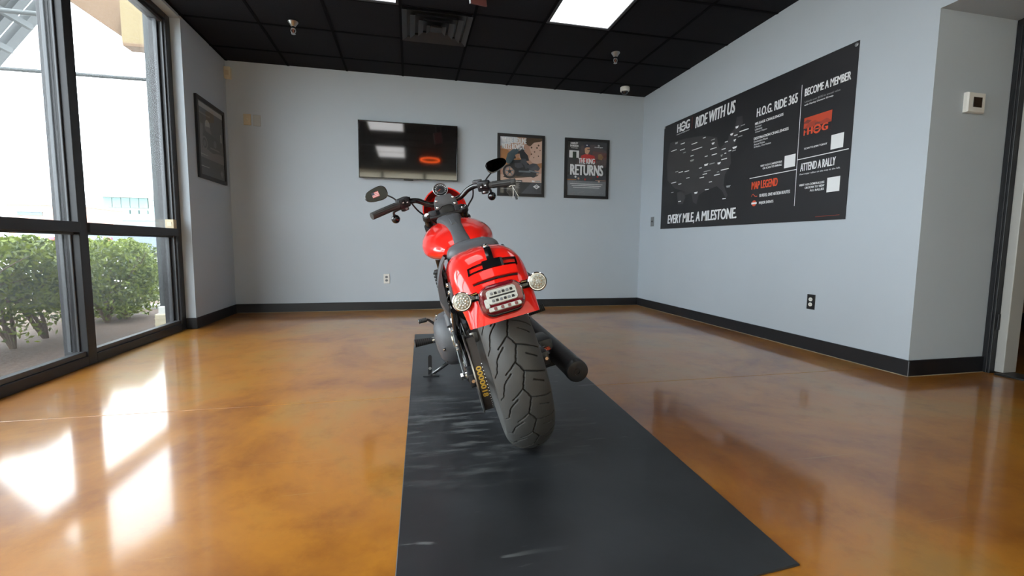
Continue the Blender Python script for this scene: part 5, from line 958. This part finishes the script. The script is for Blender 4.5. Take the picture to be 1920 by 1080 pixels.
# far buildings
t = thing('brick_building', 'low salmon building with dark strip windows far left beyond the hedge', 'building', (-29, 45, 0)); rel(MB().box((-31.6, 45, -.1), (-27.0, 52, 3.7), .02).build('wall', 'brick', t), t)
rel(MB().box((-31.7, 44.9, 3.7), (-26.9, 52, 3.9)).build('parapet', 'whitewall', t), t)
for x0, x1 in ((-30.9, -29.2), (-28.4, -27.4)):
    w = rel(MB().box((x0, 44.93, 2.86), (x1, 45, 3.14)).build('window', 'darkglass', t), t)
    o = MB().box((x0-.05, 44.88, 3.14), (x1+.05, 45, 3.2)).build('lintel', 'whitewall'); o.parent = w; rel(o, t)
rel(MB().box((-27.9, 44.5, -.1), (-26.5, 45, 2.6)).build('porch', 'whitewall', t), t)
t = thing('glass_building', 'modern teal glass building in the distance above the transom', 'building', (-36, 70, 0))
rel(MB().box((-41, 71, -.1), (-32, 80, 6.6)).build('wall', 'whitewall', t), t); rel(MB().box((-39.5, 69.2, 6.62), (-33.9, 71.2, 6.85)).build('roof_slab', 'whitewall', t), t)
for k in range(5):
    x0 = -39.1+1.02*k; rel(MB().box((x0, 70.6, 5.3), (x0+.95, 71, 6.6)).build('upper_pane', 'tealglass', t), t); rel(MB().box((x0, 70.6, 4.4), (x0+.85, 71, 5.0)).build('lower_pane', 'tealglass', t), t)
for k in range(4): rel(MB().box((-33.6, 70.2, 4.3+.68*k), (-32.2, 71, 4.86+.68*k)).build('tower_pane', 'tealglass', t), t)
rel(MB().box((-33.8, 70.4, -.1), (-31.4, 71, 7.1)).build('tower', 'whitewall', t), t)
t = thing('long_wall', 'long white and salmon low building behind the parked vehicles', 'building', (-26, 50, 0)); rel(MB().box((-27.5, 50, -.1), (-14.0, 56, 3.4)).build('wall', 'whitewall', t), t)
for x0, x1, z0, z1 in ((-24.2, -22.6, 2.3, 2.9), (-21.6, -19.4, 2.0, 2.55), (-18.5, -16, 2.0, 2.5)): rel(MB().box((x0, 49.92, z0), (x1, 50, z1)).build('brick_band', 'brick', t), t)
# parked vehicles
def vehicle(name, lab, x, y, rz, paint, prof, roof, wid, lights=True):
    t = thing(name, lab, 'car', (x, y, -.06)); t.rotation_euler = (0, 0, rz); h = wid/2
    rings = []
    for yy, s_ in ((-h, .93), (-h+.06, 1), (h-.06, 1), (h, .93)): rings.append([(px, yy, .30+(pz-.30)*s_) for px, pz in prof])
    MB().loft(rings).build('body', paint, t, True, 30)
    rr = [[(px, yy, pz) for px, pz in roof] for yy in (-h+.12, h-.12)]; rt = [[(px, yy*.86, pz) for px, pz in roof] for yy in (-h+.12, h-.12)]
    f = MB(); b_ = [(-h+.08) , h-.08]; lo = [(roof[0][0], s_) for s_ in b_]
    ring0 = [(roof[0][0], -h+.08, roof[0][1]), (roof[3][0], -h+.08, roof[3][1]), (roof[3][0], h-.08, roof[3][1]), (roof[0][0], h-.08, roof[0][1])]; ring1 = [(roof[1][0], -h+.2, roof[1][1]), (roof[2][0], -h+.2, roof[2][1]), (roof[2][0], h-.2, roof[2][1]), (roof[1][0], h-.2, roof[1][1])]
    f.loft([ring0, ring1]).build('window_band', 'darkglass', t); rk = [(a*1.0, b2, c+.0) for a, b2, c in ring1]; f = MB(); f.loft([rk, [(a, b2, c+.05) for a, b2, c in rk]]); f.build('roof', paint, t)
    for sx in (prof[0][0]+.75, prof[-1][0]-.8):
        for sy in (-1, 1):
            w = MB().lathe((sx, sy*(h-.1), .33), (0, sy, 0), [(-.09, .2), (-.1, .31), (-.08, .33), (.08, .33), (.1, .31), (.09, .2), (.05, .19), (.05, 0)], 24).build('wheel', 'rubber', t, True); o = MB().lathe((sx, sy*(h-.1), .33), (0, sy, 0), [(.05, .19), (.08, .17), (.06, .05), (.08, 0)], 20).build('hubcap', 'steel', w, True)
    for sy in (-1, 1): MB().box((prof[0][0]-.03, sy*(h-.02)-.16*(sy > 0), .72), (prof[0][0]+.12, sy*(h-.02)+.16*(sy < 0), .98), .02).build('tail_light', 'print_o' if False else 'tailred', t)
    MB().box((prof[0][0]-.03, -.26, .62), (prof[0][0]+.02, .26, .76)).build('number_plate', 'white', t); MB().box((prof[0][0]-.08, -h+.1, .38), (prof[0][0]+.05, h-.1, .52), .03).build('bumper', 'satin', t)
M['tailred'] = mat('tail_light_red', (.75, .02, .05), .2, coat=1)
suv = [(-2.2, .35), (-2.2, 1.05), (-2.1, 1.10), (1.0, 1.08), (2.1, .92), (2.3, .75), (2.3, .35)]
vehicle('parked_suv', 'dark blue parked sport utility vehicle with red tail light behind the hedge', -8.0, 18.9, R(78), 'carblue', suv, [(-2.1, 1.08), (-1.8, 1.50), (.5, 1.50), (1.1, 1.07)], 1.85)
sed = [(-2.2, .35), (-2.2, .95), (-1.7, 1.0), (1.0, 1.0), (2.1, .85), (2.3, .65), (2.3, .35)]
vehicle('parked_sedan', 'pale blue parked car beside the dark blue vehicle', -10.9, 18.6, R(82), 'carsilver', sed, [(-1.7, .98), (-1.1, 1.38), (.3, 1.38), (1.0, .98)], 1.8)
